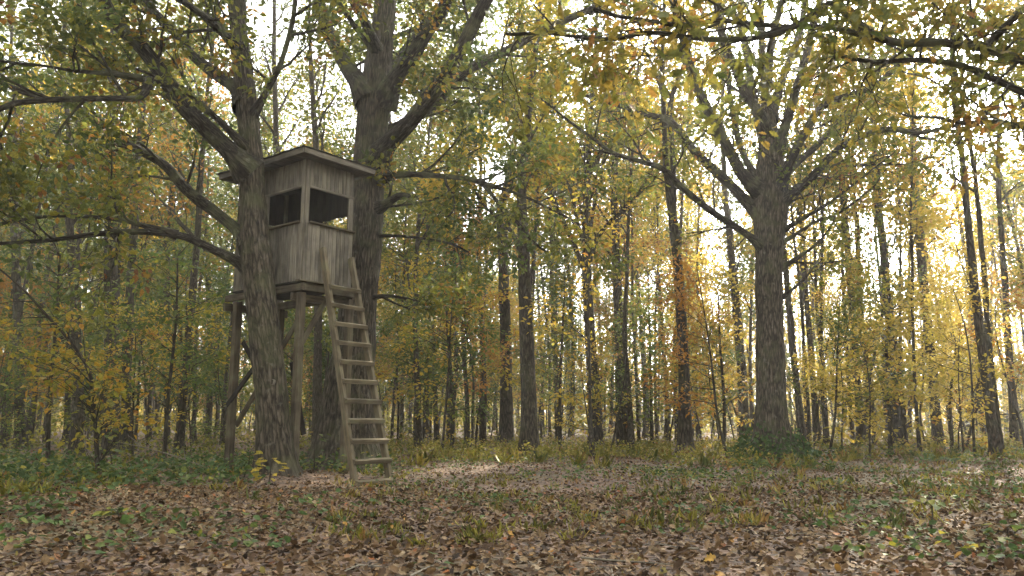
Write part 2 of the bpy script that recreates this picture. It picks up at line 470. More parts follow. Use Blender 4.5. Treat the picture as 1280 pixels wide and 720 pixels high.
# ------------------------------------------------------------------ hero trees
def hero(name, label, cat, d, trunk_px, widths, limbs, P, leafmat, leaf_size, per, seed, top=(14.5, .09), bump=.022, sides=72, spread=.1, ring=.05, shape=SIMPLE,
         flare=.7, barkmat='bark_oak', group=None, smallP=None):
    r = random.Random(seed)
    b = at(trunk_px[0][0], trunk_px[0][1], d)
    bx, by = b[0], b[1]
    root = thing(name, label, cat, (bx, by, float(gz(bx, by))), group)
    o = np.array(root.location)
    pts = [at(px, py, d) for px, py in trunk_px]
    pts[0][2] = o[2] - .15
    rad = [w / 2 * d / FPX for w in widths]
    dirn = unit(pts[-1] - pts[-2])
    while pts[-1][2] < top[0]:
        dirn = unit(dirn + np.array([r.gauss(0, .06), r.gauss(0, .06), .15]))
        pts.append(pts[-1] + dirn * 1.5); rad.append(max(top[1], rad[-1] * .78))
    path, rr = smooth_path(np.array(pts) - o, rad, ring)
    T = Tubes(); T.add(path, rr, sides, bump=bump, flare=flare, seed=seed * 1.37)
    obj('trunk', T.mesh('trunk', M[barkmat]), root)
    twigs = Tubes(); anchors = []; AVOID[0] = o
    for (lp, w0, w1, ext) in limbs:
        q = [at(px, py, d + dd) for px, py, dd in lp]
        q = np.array(q) - o
        k = len(q)
        ws = list(np.linspace(w0, w1, k) / 2 * d / FPX)
        if ext > 0:
            q = extend(q, ext, r=r); ws += list(np.linspace(ws[-1] * .8, .012, 3))
        ws[0] *= 1.25
        lpth, lr = smooth_path(q, ws, .12)
        lpth = lpth + np.stack([np.convolve(np.array([r.gauss(0, 1) for _ in range(len(lpth) + 8)]), np.ones(9) / 9, 'valid') * .035 for _ in range(3)], 1) * np.linspace(0, 1, len(lpth))[:, None]
        sarc = np.concatenate([[0], np.cumsum(np.linalg.norm(np.diff(lpth, axis=0), axis=1))])
        Rt = np.interp(lpth[0][2], path[:, 2], rr)
        lr = lr * (1 + .55 * np.exp(-(sarc / (Rt + .12)) ** 2))
        LT = Tubes(); LT.add(lpth, lr, 20 if w0 > 8 else 12, bump=bump * .45 if w0 > 8 else 0, seed=r.random() * 9)
        obj('limb', LT.mesh('limb', M['bark_limb']), root)
        grow(twigs, lpth, lr, 0, smallP or P, anchors, r)
    # the crown above the frame
    m = path[:, 2] > top[0] * .55
    grow(twigs, path[m], rr[m], 0, dict(P, perm=1.6, len=[3.6] + P['len'][1:], t0=[.05] + P['t0'][1:], r=[.07] + P['r'][1:]), anchors, r)
    obj('twigs', twigs.mesh('twigs', M['bark_limb']), root, kind='stuff')
    pos, ax, nr, sz = leaves_on(anchors, per, spread, leaf_size)
    w = pos + o     # no leaves inside or pressed against the stand
    AVOID[0] = None
    k = ~in_stand(w)
    pos, ax, nr, sz = pos[k], ax[k], nr[k], sz[k]
    obj('crown', leaf_cloud('crown', pos, ax, nr, sz, clump_rnd(pos), leafmat, shape, wide=.8 if shape is LOBED else 1.0), root)
    return root

HP = dict(n=[8, 5, 4], perm=2.2, t0=[.12, .2, .25], ang=[1.0, .8, .75], up=[.05, 0, -.05], len=[1.7, .8, .36], seg=[5, 3, 2],
          r=[.032, .013, .006], sides=[6, 4, 3], short=.4)

oak_a = hero('oak_tree', 'tall grey oak growing close against the left wall of the hunting stand', 'tree', 13.2,
    [(345, 598), (343, 545), (338, 470), (330, 400), (321, 320), (317, 250), (313, 190), (308, 130), (300, 60), (293, -20), (290, -90)],
    [38, 37, 37, 38, 38, 32, 28, 27, 25, 22, 18],
    [
        ([(320, 345, 0), (302, 330, 0), (268, 313, -.2), (222, 294, -.5), (150, 289, -.9), (80, 298, -1.3), (10, 304, -1.6)], 15, 3.5, 1.2),
        ([(222, 294, -.5), (180, 282, -.7), (140, 273, -.9), (65, 270, -1.2), (0, 281, -1.5)], 7, 3.5, 1.2),
        ([(316, 310, 0), (297, 288, .2), (265, 262, .4), (236, 240, .6), (205, 206, .8), (161, 181, 1), (134, 165, 1.1), (94, 134, 1.2), (40, 118, 1.3)], 19, 6, 2.),
        ([(312, 215, 0), (291, 193, -.2), (262, 165, -.4), (228, 131, -.6), (201, 90, -.8), (178, 60, -.9), (148, 30, -1.), (130, 0, -1.1)], 25, 14, 2.6),
        ([(307, 135, 0), (294, 110, .2), (269, 92, .4), (242, 70, .6), (215, 37, .8), (195, 17, .9), (172, -10, 1.)], 18, 11, 2.6),
        ([(312, 190, 0), (290, 166, -.4), (255, 134, -.8), (228, 111, -1.1), (188, 100, -1.5), (148, 94, -1.8), (105, 90, -2.2)], 11, 5, 1.8),
        ([(188, 100, -1.5), (175, 122, -1.7), (134, 123, -2), (67, 125, -2.3), (20, 129, -2.6), (-10, 140, -2.8)], 7, 6, 1.),
        ([(313, 150, 0), (330, 120, -.2), (350, 80, -.4), (365, 30, -.5), (372, -20, -.6)], 9, 6, 2.),
        ([(300, 60, 0), (255, 20, -1.2), (190, -25, -2.3)], 12, 7, 2.4),
    ], HP, M['leaf_oak'], .12, 7, 11, flare=.7, bump=.026)

oak_b = hero('oak_tree', 'thick forked oak trunk rising behind the ladder and right side of the hunting stand', 'tree', 16.2,
    [(431, 588), (433, 560), (437, 480), (447, 400), (454, 320), (459, 250), (463, 190), (468, 130), (474, 70), (482, 0), (486, -70)],
    [80, 72, 58, 48, 44, 42, 42, 42, 33, 28, 23],
    [
        ([(462, 125, 0), (448, 103, 0), (433, 82, .2), (420, 57, .3), (407, 30, .4), (398, 0, .5), (385, -40, .6)], 24, 16, 2.8),
        ([(478, 130, 0), (496, 96, -.3), (517, 70, -.6), (534, 40, -.8), (551, 17, -1.), (566, -15, -1.2)], 22, 14, 2.6),
        ([(468, 205, 0), (484, 181, -.4), (511, 154, -.8), (534, 124, -1.2), (558, 94, -1.5), (575, 64, -1.8), (591, 34, -2), (609, 0, -2.3)], 23, 13, 2.5),
        ([(470, 180, 0), (505, 155, .5), (541, 131, .9), (568, 101, 1.3), (601, 78, 1.6), (635, 62, 1.9), (682, 36, 2.2), (736, 13, 2.5), (790, -10, 2.8)], 18, 9, 2.5),
        ([(466, 228, 0), (482, 223, -.1), (501, 218, -.3), (534, 219, -.6), (568, 222, -.9), (601, 229, -1.2), (625, 255, -1.3), (649, 281, -1.4), (667, 304, -1.5), (684, 316, -1.6)], 10, 3, 0),
        ([(601, 229, -1.2), (640, 240, -1.4), (690, 262, -1.5), (725, 280, -1.6)], 4, 2.5, 0),
        ([(464, 262, 0), (480, 257, -.3), (498, 246, -.5), (512, 247, -.6)], 13, 8, 0),
        ([(460, 298, 0), (478, 295, -.2), (520, 297, -.5), (560, 304, -.8), (585, 316, -1)], 4.5, 2, 0),
        ([(455, 376, 0), (472, 371, -.2), (490, 370, -.4), (508, 373, -.5)], 6, 3, 0),
        ([(470, 120, 0), (500, 70, 1.2), (540, 20, 2.4), (580, -30, 3.4)], 13, 8, 2.4),
        ([(474, 70, 0), (452, 20, -1.2), (420, -30, -2.2)], 12, 8, 2.4),
    ], dict(HP, perm=1.9), M['leaf_oak'], .12, 7, 23, flare=.5, bump=.028)

oak_c = hero('oak_tree', 'broad low branching oak standing alone at the right edge of the clearing', 'tree', 20.2,
    [(966, 578), (965, 540), (964, 500), (963, 440), (962, 380), (961, 310), (963, 260), (964, 211), (961, 165), (958, 125), (954, 85), (950, -20)],
    [38, 37, 35, 34, 33, 35, 43, 38, 23, 13, 9, 6],
    [
        ([(958, 315, 0), (934, 293, -.4), (892, 266, -1), (859, 240, -1.5), (829, 212, -2), (802, 202, -2.4), (765, 190, -2.8), (740, 172, -3.1)], 9.5, 3.6, 1.5),
        ([(955, 268, 0), (934, 253, .2), (911, 229, .4), (874, 195, .8), (844, 157, 1.2), (829, 148, 1.5), (799, 141, 1.8), (765, 129, 2.1), (730, 118, 2.4)], 15.5, 5.4, 2),
        ([(953, 240, 0), (928, 218, -.4), (911, 186, -.8), (890, 148, -1.1), (872, 112, -1.4), (862, 81, -1.7), (852, 40, -2), (838, -10, -2.3)], 15.5, 9.0, 2.5),
        ([(955, 230, 0), (935, 205, .7), (922, 170, 1.2), (914, 130, 1.6), (908, 90, 2), (900, 40, 2.4)], 9.5, 6.3, 2.4),
        ([(962, 170, 0), (950, 141, -.5), (932, 118, -.8), (923, 95, -1), (905, 50, -1.4), (895, 0, -1.8)], 14.6, 8.1, 2.5),
        ([(971, 250, 0), (982, 216, -.6), (994, 188, -1), (1009, 162, -1.4), (1027, 134, -1.7), (1055, 121, -2.1), (1090, 109, -2.5), (1120, 85, -2.8)], 13.8, 5.4, 2),
        ([(972, 225, 0), (995, 205, .5), (1027, 176, .9), (1055, 143, 1.3), (1080, 120, 1.6), (1100, 80, 2)], 10.3, 5.4, 2),
        ([(970, 262, 0), (988, 244, -.4), (1013, 223, -.9), (1041, 193, -1.4), (1073, 172, -1.8), (1111, 162, -2.2), (1146, 166, -2.6), (1180, 160, -3)], 12.9, 4.5, 1.6),
        ([(968, 275, 0), (985, 256, .5), (1030, 211, 1.2), (1083, 207, 1.7), (1130, 205, 2.1)], 6.0, 2.7, 1.),
        ([(972, 292, 0), (985, 284, -.2), (1010, 270, -.6), (1042, 250, -1), (1075, 225, -1.4)], 6.0, 2.7, 1.),
        ([(974, 305, 0), (990, 296, .2), (1020, 277, .6), (1050, 265, 1), (1085, 240, 1.4)], 5.2, 2.7, 1.),
        ([(974, 336, 0), (988, 328, -.2), (1016, 309, -.6), (1035, 290, -.9)], 6, 2.5, .6),
        ([(974, 374, 0), (986, 366, -.2), (1007, 347, -.5), (1020, 330, -.8)], 4.3, 1.8, .4),
        ([(964, 205, 0), (950, 160, .5), (937, 95, .9), (926, 20, 1.3)], 14, 8, 2.4),
        ([(967, 200, 0), (984, 150, -.6), (1003, 85, -1.2), (1022, 10, -1.7)], 14, 8, 2.4),
        ([(962, 150, 0), (978, 100, .8), (1000, 40, 1.5), (1010, -20, 2)], 12.0, 8.1, 2.4),
        ([(958, 110, 0), (965, 50, -1.2), (985, -20, -2.4)], 10.3, 7.2, 2.4),
    ], dict(HP, perm=1.5, len=[1.9, .9, .4], up=[.12, .04, -.02]), M['leaf_olive'], .115, 4, 37, top=(17, .1), flare=.85)

# old pruning scar on the front of the left oak
def knot():
    o = np.array(oak_a.location); c = at(339, 478, 13.2 - .235) - o
    T = Tubes()
    T.add(np.array([c + [0, .12, 0], c + [0, 0, .005], c + [0, -.03, .008]]), [.085, .068, .045], 12, bump=.012, seed=4)
    T.add(np.array([c + [0, .05, 0], c + [0, -.012, .006], c + [0, -.013, .006]]), [.04, .04, .002], 10, seed=6)
    obj('knot', T.mesh('knot', M['dead_wood']), oak_a)
knot()

# oak whose limbs hang into the picture from beyond the right edge
over = hero('oak_tree', 'overhanging oak beyond the right edge whose long dark limbs cross above the clearing', 'tree', 7.4,
    [(1500, 690), (1497, 500), (1493, 300), (1490, 80), (1488, -80)], [70, 62, 58, 54, 46],
    [
        ([(1493, 190, 0), (1400, 120, -.4), (1280, 77, -.8), (1227, 61, -1), (1182, 54, -1.1), (1129, 53, -1.2), (1090, 46, -1.3), (1048, 35, -1.4), (999, 33, -1.5), (935, 30, -1.6), (900, 26, -1.7), (858, 33, -1.8), (820, 28, -1.9)], 13, 3, .5),
        ([(1400, 150, -.4), (1330, 138, -.5), (1280, 116, -.6), (1234, 95, -.7), (1199, 81, -.8), (1146, 74, -.9), (1094, 76, -1), (1055, 70, -1.1), (1040, 58, -1.2)], 10, 4, .5),
        ([(1232, 62, -1), (1243, 48, -1), (1256, 33, -1.1), (1284, 4, -1.2), (1310, -40, -1.4)], 7, 6, 1.),
        ([(1090, 46, -1.3), (1060, 20, -1.4), (1037, 4, -1.6), (1006, 25, -1.8), (978, 39, -1.9), (946, 47, -2), (883, 49, -2.1), (830, 42, -2.2), (803, 42, -2.2), (770, 50, -2.2), (736, 49, -2.2), (689, 42, -2.2), (640, 42, -2.2)], 7, 3, .05),
        ([(1440, 205, -.2), (1360, 185, 0), (1280, 160, .3), (1245, 153, .5), (1206, 155, .7), (1170, 149, .9)], 11, 5, .5),
        ([(1490, 80, 0), (1380, -10, -.8), (1250, -60, -1.6), (1120, -80, -2.2), (980, -60, -2.6)], 16, 6, 1.2),
    ], dict(HP, len=[1.0, .5, .22], r=[.014, .006, .0035], perm=3.2, n=[7, 4, 3], up=[-.05, -.03, -.1], lift=0.0), M['leaf_over'], .11, 3, 51, top=(13, .12), bump=.014, sides=48, spread=.05, shape=LOBED, barkmat='bark_dark')

# ------------------------------------------------------------------ trees of the middle distance
MP = dict(n=[11, 5, 4], t0=[.38, .2, .25], ang=[.75, .75, .75], up=[.25, .08, 0], len=[3.6, 1.5, .6], seg=[6, 3, 2],
          r=[.05, .018, .007], sides=[6, 4, 3], short=.5)
def mid_tree(label, px_path, widths, height, leafmat, leaf_size, per, seed, name='forest_tree', d=None, bark='bark_dark', t0=.38, nl=11, forks=(), limb_len=3.6, group=None, spread=.2, cat='tree'):
    r = random.Random(seed)
    d = d or ground_d(px_path[0][1])
    b = at(*px_path[0], d)
    root = thing(name, label, cat, (b[0], b[1], float(gz(b[0], b[1]))), group)
    o = np.array(root.location)
    pts = [at(px, py, d) for px, py in px_path]; pts[0][2] = o[2] - .12
    rad = [w / 2 * d / FPX for w in widths]
    dirn = unit(pts[-1] - pts[-2])
    while pts[-1][2] < height:
        dirn = unit(dirn + np.array([r.gauss(0, .05), r.gauss(0, .05), .1]))
        pts.append(pts[-1] + dirn * 1.6); rad.append(max(.03, rad[-1] * .84))
    path, rr = smooth_path(np.array(pts) - o, rad, .35)
    path = path + np.stack([np.convolve(np.array([r.gauss(0, 1) for _ in range(len(path) + 6)]), np.ones(7) / 7, 'valid') * .05 for _ in range(3)], 1) * np.clip(np.linspace(0, 4, len(path)), 0, 1)[:, None]
    T = Tubes(); T.add(path, rr, 20, bump=.012, flare=.55, seed=seed * .77)
    obj('trunk', T.mesh('trunk', M[bark]), root)
    anchors = []
    tw = Tubes()
    for lp, w0, w1, ext in forks:
        q = np.array([at(px, py, d + dd) for px, py, dd in lp]) - o
        ws = list(np.linspace(w0, w1, len(q)) / 2 * d / FPX)
        q = extend(q, ext, .6, r=r); ws += [ws[-1] * .8, ws[-1] * .5, .02]
        lpth, lr = smooth_path(q, ws, .3)
        LT = Tubes(); LT.add(lpth, lr, 10, seed=r.random() * 5)
        obj('limb', LT.mesh('limb', M[bark]), root)
        grow(tw, lpth, lr, 0, dict(MP, n=[7, 5, 4], t0=[.3, .2, .25], len=[1.8, 1.0, .5]), anchors, r)
    grow(tw, path, rr, 0, dict(MP, n=[nl, 5, 4], t0=[t0, .2, .25], len=[limb_len, 1.5, .6]), anchors, r)
    obj('branches', tw.mesh('branches', M[bark]), root, kind='stuff')
    pos, ax, nr, sz = leaves_on(anchors, int(per * 1.3), spread, leaf_size)
    obj('crown', leaf_cloud('crown', pos, ax, nr, sz, clump_rnd(pos, .6), leafmat), root)
    return root

LO, LV, LG, LY, LR, LN = (M['leaf_' + k] for k in ('oak', 'olive', 'gold', 'yellow', 'orange', 'green'))
mid_tree('dark slightly bent trunk just left of the thickest mid-clearing trunk', [(633, 559), (632, 430), (628, 300), (626, 262), (634, 225)], [17, 14, 13, 12, 9], 17, LV, .16, 8, 101, forks=[([(627, 300, 0), (640, 270, .3), (655, 240, .6)], 8, 5, 4)])
mid_tree('thickest dark trunk at the far edge of the leafy clearing, orange leaves on its stem', [(662, 571), (661, 500), (657, 400), (655, 300), (652, 240), (655, 200)], [22, 19, 17, 15, 12, 10], 17, LG, .15, 8, 102, forks=[([(655, 330, 0), (640, 290, .4), (610, 262, .9)], 7, 4, 2.5)])
mid_tree('trunk whose limbs spread upward like an open fan above the clearing', [(746, 564), (739, 450), (736, 380), (734, 330), (733, 260), (735, 190)], [17, 14, 13, 12, 9, 7], 16, LV, .15, 7, 103,
    forks=[([(734, 345, 0), (715, 300, .3), (698, 262, .6), (680, 220, .9)], 7, 4, 4), ([(734, 335, 0), (748, 295, -.4), (772, 268, -.8), (800, 240, -1.2)], 7, 4, 3), ([(734, 325, 0), (722, 280, -.5), (714, 240, -.9)], 6, 4, 4), ([(734, 315, 0), (742, 260, .5), (752, 215, .9)], 6, 4, 4)])
mid_tree('dark trunk ringed with orange leaves right of the fan-limbed tree', [(779, 561), (775, 440), (772, 370), (769, 290), (768, 230)], [15, 12, 11, 10, 8], 16, LR, .14, 8, 104, t0=.3)
mid_tree('very thin grey stem leaning close beside the dark trunk with orange leaves', [(790, 566), (786, 480), (780, 420), (783, 340), (786, 260)], [7, 6, 5, 5, 4], 11, LG, .13, 4, 105, bark='bark_thin', nl=7, limb_len=1.6)
mid_tree('straight dark trunk forking high into two stems, left of the broad oak', [(857, 569), (855, 480), (852, 400), (846, 320), (840, 260), (832, 200), (829, 140)], [16, 14, 13, 12, 12, 8, 7], 17, LG, .15, 7, 106,
    forks=[([(842, 275, 0), (842, 230, .3), (840, 180, .6), (838, 130, .9)], 8, 7, 5)], t0=.5)
mid_tree('hazy tall trunk seen just left of the broad oak', [(932, 549), (925, 440), (917, 340), (912, 290)], [13, 11, 10, 9], 18, LG, .16, 7, 107, d=37)
mid_tree('thin upright tree with forking twigs just right of the ladder', [(524, 562), (521, 470), (520, 400), (522, 320), (524, 270)], [8, 7, 6, 5, 4], 12, LV, .14, 6, 108, bark='bark_thin', t0=.45, limb_len=2.2,
    forks=[([(521, 400, 0), (512, 360, .2), (508, 330, .4)], 3, 2, 2)])
mid_tree('dark pole-like trunk nearest on the right of the broad oak, slightly curved', [(1077, 556), (1069, 440), (1061, 330), (1056, 250)], [10, 9, 8, 7], 16, LY, .15, 5, 109, d=32, t0=.5)
mid_tree('dark trunk standing inside the glowing yellow bush', [(1122, 556), (1113, 420), (1105, 320), (1097, 250)], [14, 11, 10, 9], 17, LG, .15, 6, 110, d=31, t0=.5)
mid_tree('stout dark trunk leaning left near the right edge of the clearing', [(1247, 574), (1236, 500), (1222, 380), (1210, 290), (1200, 200), (1196, 150)], [12, 11, 10, 9, 8, 7], 16, LO, .14, 6, 111, t0=.45)
mid_tree('thinner leaning stem sharing its base with the stout trunk on the right', [(1251, 568), (1240, 470), (1232, 380), (1224, 290), (1218, 220)], [8, 7, 7, 6, 5], 14, LV, .14, 5, 112, d=21.6, t0=.5)
mid_tree('dark trunk at the far right, last beside the picture edge', [(1268, 556), (1261, 430), (1254, 330), (1248, 250)], [9, 8, 7, 6], 16, LV, .15, 6, 113, d=28, t0=.5)
mid_tree('slim dark stem leaning left close behind the broad oak trunk on its right', [(1004, 553), (992, 440), (981, 330), (975, 270)], [9, 8, 7, 6], 15, LG, .15, 5, 114, d=33, t0=.5)
mid_tree('slim dark stem, second to the right of the broad oak trunk', [(1022, 550), (1014, 440), (1006, 330), (1000, 250)], [8, 7, 7, 6], 15, LG, .15, 5, 115, d=35, t0=.5)
mid_tree('trunk between the glowing yellow bush and the stout leaning trunk', [(1173, 556), (1161, 420), (1150, 300), (1143, 220)], [12, 11, 10, 9], 16, LG, .15, 6, 116, d=33, t0=.5)
mid_tree('thick dark trunk in the shady wood left of the stand, furthest from it', [(141, 566), (140, 450), (138, 320), (139, 240)], [20, 17, 16, 13], 16, LO, .14, 7, 117, d=24, t0=.3)
mid_tree('second shady dark trunk in the left wood, beside the thickest one', [(160, 560), (158, 450), (165, 330), (170, 250)], [12, 11, 10, 8], 15, LV, .14, 6, 118, d=26, t0=.3)
mid_tree('slim trunk between the left wood and the hunting stand', [(223, 566), (234, 440), (243, 330), (248, 250)], [10, 9, 8, 7], 15, LR, .14, 5, 119, d=24, t0=.35)
mid_tree('short dark trunk under the orange leaves at far left', [(96, 570), (97, 480), (93, 380), (90, 300)], [14, 12, 10, 9], 15, LO, .14, 7, 120, d=22, t0=.25)
mid_tree('dark trunk at the far left edge of the wood', [(26, 562), (24, 450), (20, 330), (16, 240)], [12, 11, 10, 9], 16, LO, .14, 8, 121, d=27, t0=.25)
mid_tree('slim loosely leaved tree seen rising above the roof of the hunting stand', [(396, 566), (397, 400), (396, 200), (391, 110), (388, 40)], [11, 10, 8, 6, 4], 13, LV, .13, 4, 124, d=22, bark='bark_thin', t0=.35, nl=14, limb_len=2.6)
mid_tree('slim tree showing between the left oak and the roof of the stand', [(352, 566), (350, 400), (346, 180), (344, 90)], [10, 9, 8, 6], 15, LO, .13, 4, 125, d=25, bark='bark_thin', t0=.4, nl=12, limb_len=2.6)
mid_tree('thin stem right beside the ladder in the yellow shrubs', [(584, 560), (583, 500), (580, 440), (578, 400)], [7, 6, 5, 4], 9, LG, .14, 6, 122, d=28, bark='bark_thin', t0=.3, limb_len=2)
mid_tree('thin grey stem standing alone before the fan-limbed tree', [(741, 577), (738, 520), (737, 470), (735, 400)], [6, 5, 4, 3], 8, LG, .13, 4, 123, d=20.5, bark='bark_thin', t0=.35, nl=7, limb_len=1.4)

# ------------------------------------------------------------------ wood behind: forest trees and understory, copied
def tree_variant(seed, height, r0, t0, nl, per, leaf_size, limb_len, spread):
    r = random.Random(seed)
    pts = [np.array([0, 0, -.3])]; d = np.array([r.gauss(0, .03), r.gauss(0, .03), 1])
    while pts[-1][2] < height:
        d = unit(d + np.array([r.gauss(0, .035), r.gauss(0, .035), .08])); pts.append(pts[-1] + d * 1.7)
    path, rr = smooth_path(pts, np.linspace(r0, .03, len(pts)), .8)
    T = Tubes(); T.add(path, rr, 10, flare=.4, seed=seed)
    anchors = []
    B = Tubes()
    grow(B, path, rr, 0, dict(MP, n=[nl, 5, 3], t0=[t0, .2, .25], len=[limb_len, 1.4, .6], seg=[5, 2, 2], sides=[5, 3, 3]), anchors, r)
    pos, ax, nr, sz = leaves_on(anchors, per, spread, leaf_size)
    return T.mesh('trunk', M['bark_thin']), B.mesh('branches', M['bark_thin']), leaf_cloud('crown', pos, ax, nr, sz, clump_rnd(pos, .5), M['leaf_gold'])

def sapling_variant(seed, height, nl, per, leaf_size, spread, limb_len=1.7):
    r = random.Random(seed)
    pts = [np.array([0, 0, -.2])]; d = np.array([r.gauss(0, .12), r.gauss(0, .12), 1])
    while pts[-1][2] < height:
        d = unit(d + np.array([r.gauss(0, .1), r.gauss(0, .1), .15])); pts.append(pts[-1] + d * .8)
    path, rr = smooth_path(pts, np.linspace(.022 + height * .004, .008, len(pts)), .4)
    T = Tubes(); T.add(path, rr, 7, seed=seed)
    anchors = []
    grow(T, path, rr, 0, dict(n=[nl, 5], t0=[.22, .2], ang=[1.25, .8], up=[.12, 0], len=[limb_len, .7], seg=[4, 2], r=[.014, .006], sides=[4, 3], short=.5, zs=.35), anchors, r)
    pos, ax, nr, sz = leaves_on(anchors, per, spread, leaf_size, flat=.75, droop=.2)
    return T.mesh('stem', M['bark_dark']), leaf_cloud('crown', pos, ax, nr, sz, clump_rnd(pos, .8), M['leaf_gold'])

TV = [tree_variant(s, h, r0, t0, nl, per, ls, ll, sp) for s, h, r0, t0, nl, per, ls, ll, sp in
      [(1, 19, .14, .34, 18, 10, .2, 3.4, .36), (2, 21, .16, .4, 20, 9, .2, 3.6, .36), (3, 17, .11, .28, 16, 12, .2, 3.0, .36), (4, 20, .13, .42, 17, 10, .2, 3.2, .36), (5, 15, .1, .22, 16, 13, .19, 2.6, .32)]]
TS = [tree_variant(s, h, r0, t0, nl, per, ls, ll, sp) for s, h, r0, t0, nl, per, ls, ll, sp in
      [(6, 19, .12, .36, 16, 6, .18, 3.0, .32), (7, 21, .14, .42, 16, 6, .18, 3.2, .32), (8, 17, .10, .32, 14, 7, .18, 2.7, .32)]]
PV = [tree_variant(s, h, r0, t0, nl, per, .18, ll, .28) for s, h, r0, t0, nl, per, ll in
      [(61, 14, .075, .5, 10, 9, 1.8), (62, 16, .095, .55, 10, 9, 2.0), (63, 12, .06, .45, 9, 9, 1.5)]]
SV = [sapling_variant(s, h, nl, per, ls, sp) for s, h, nl, per, ls, sp in
      [(11, 5.5, 22, 20, .12, .15), (12, 7.5, 28, 20, .12, .17), (13, 4, 18, 18, .11, .14), (14, 9, 34, 20, .13, .2), (15, 6.5, 25, 19, .12, .17), (16, 3, 13, 16, .1, .1)]]

def setmat(o, mat):
    o.material_slots[0].link = 'OBJECT'
    o.material_slots[0].material = mat

def zone(px):
    if px < 300: return 0
    if px < 500: return 1
    if px < 720: return 2
    if px < 950: return 3
    return 4
GAPS = [(-400, 'beyond the left picture edge', ''), (0, 'the left picture edge', 'left edge'), (95, '', 'short dark trunk'), (141, '', 'thick shady trunk'), (230, '', 'slim left trunk'), (335, '', 'left oak'),
        (440, '', 'ladder'), (523, '', 'thin forking tree'), (630, '', 'bent trunk'), (660, '', 'thickest dark trunk'), (738, '', 'fan-limbed tree'), (774, '', 'orange ringed trunk'), (852, '', 'forked dark trunk'),
        (962, '', 'broad oak'), (1066, '', 'curved pole trunk'), (1110, '', 'yellow bush'), (1165, '', 'straight right trunk'), (1235, '', 'stout leaning trunk'), (1280, '', 'right edge'), (1700, '', '')]
ORD = ['first', 'second', 'third', 'fourth', 'fifth', 'sixth', 'seventh', 'eighth', 'ninth', 'tenth', 'eleventh', 'twelfth', 'thirteenth', 'fourteenth', 'fifteenth', 'sixteenth', 'seventeenth', 'eighteenth', 'nineteenth', 'twentieth']
def gap(px):
    i = max(k for k in range(len(GAPS) - 1) if GAPS[k][0] <= px)
    if i == 0: return 'beyond the left picture edge'
    if GAPS[i][0] == 1280: return 'beyond the right picture edge'
    return f'between {GAPS[i][2]} and {GAPS[i + 1][2]}'
def label_row(rows, what, kinds):
    """rows of (px, empty): one label each, counted from the left inside its gap"""
    rows = sorted(rows, key=lambda q: q[0]); seen = {}
    for px, o in rows:
        g = gap(px); k = seen[g] = seen.get(g, -1) + 1
        o['label'] = f'{ORD[k]} {what} from left {g}'
        o['group'] = f'{kinds} {g}'
taken = []
def place(n, dmin, dmax, gap, margin=170, p=1.0):
    out = []
    tries = 0
    while len(out) < n and tries < 20000:
        tries += 1
        d = dmin + (dmax - dmin) * rng.random() ** p
        px = rng.uniform(-margin * .6, 1280 + margin * 2.2)
        x = (px - 640) / FPX * d
        if all((x - a) ** 2 + (d - b) ** 2 > gap ** 2 for a, b in taken):
            taken.append((x, d)); out.append((px, x, d))
    return out

bark_by_zone = [M['bark_dark']] * 5
rows = {}
beside = [(640 + FPX * x / d, x, d) for x, d in ((10.8, 14.5), (13.6, 17.5), (16.5, 22), (19.5, 26), (9.0, 11.4), (14, 13), (19, 19))]  # unseen trees added off to the right to shade the foreground
for i, (px, x, d) in enumerate(place(165, 33, 92, 2.3, 90) + beside):
    z = zone(px)
    if z == 4 and px < 1290 and rng.random() < .28: continue
    TT = TS if z == 4 or (z == 3 and rng.random() < .5) else TV
    k = int(rng.integers(0, len(TT)))
    root = thing('forest_tree', '', 'tree', (x, d, float(gz(x, d))), 'forest trees', rng.uniform(0, 6.28), rng.uniform(.85, 1.2))
    rows.setdefault('far' if d > 60 else 'tall', []).append((px, root))
    a = obj('trunk', TT[k][0], root); b = obj('branches', TT[k][1], root, kind='stuff'); c = obj('crown', TT[k][2], root)
    setmat(a, bark_by_zone[z]); setmat(b, bark_by_zone[z])
    setmat(c, [[LO, LV, LN], [LV, LN, LO], [LV, LN, LG], [LG, LV, LN], [LG, LV, LY]][z][int(rng.integers(0, 3))])
for k, v in rows.items(): label_row(v, f'{k} forest tree', f'{k} forest trees')
SS = [sapling_variant(s, h, nl, per, ls, sp) for s, h, nl, per, ls, sp in
      [(21, 5.5, 22, 16, .12, .13), (22, 7.5, 26, 16, .12, .14), (23, 4, 17, 16, .11, .12), (24, 9, 32, 16, .12, .16), (25, 6.5, 24, 16, .12, .14), (26, 3, 12, 13, .1, .1)]]
rows = []
for i, (px, x, d) in enumerate(place(85, 25, 58, .9, 60)):
    k = int(rng.integers(0, 3)); z = zone(px)
    root = thing('pole_tree', '', 'young tree', (x, d, float(gz(x, d))), 'slim poles', rng.uniform(0, 6.28), rng.uniform(.85, 1.2))
    rows.append((px, root))
    a = obj('trunk', PV[k][0], root); b = obj('branches', PV[k][1], root, kind='stuff'); c = obj('crown', PV[k][2], root)
    setmat(a, M['bark_dark']); setmat(b, M['bark_dark']); setmat(c, [LO, LV, LN, LV, LG][z] if rng.random() < .6 else LG)
label_row(rows, 'slim bare pole tree', 'slim pole trees')
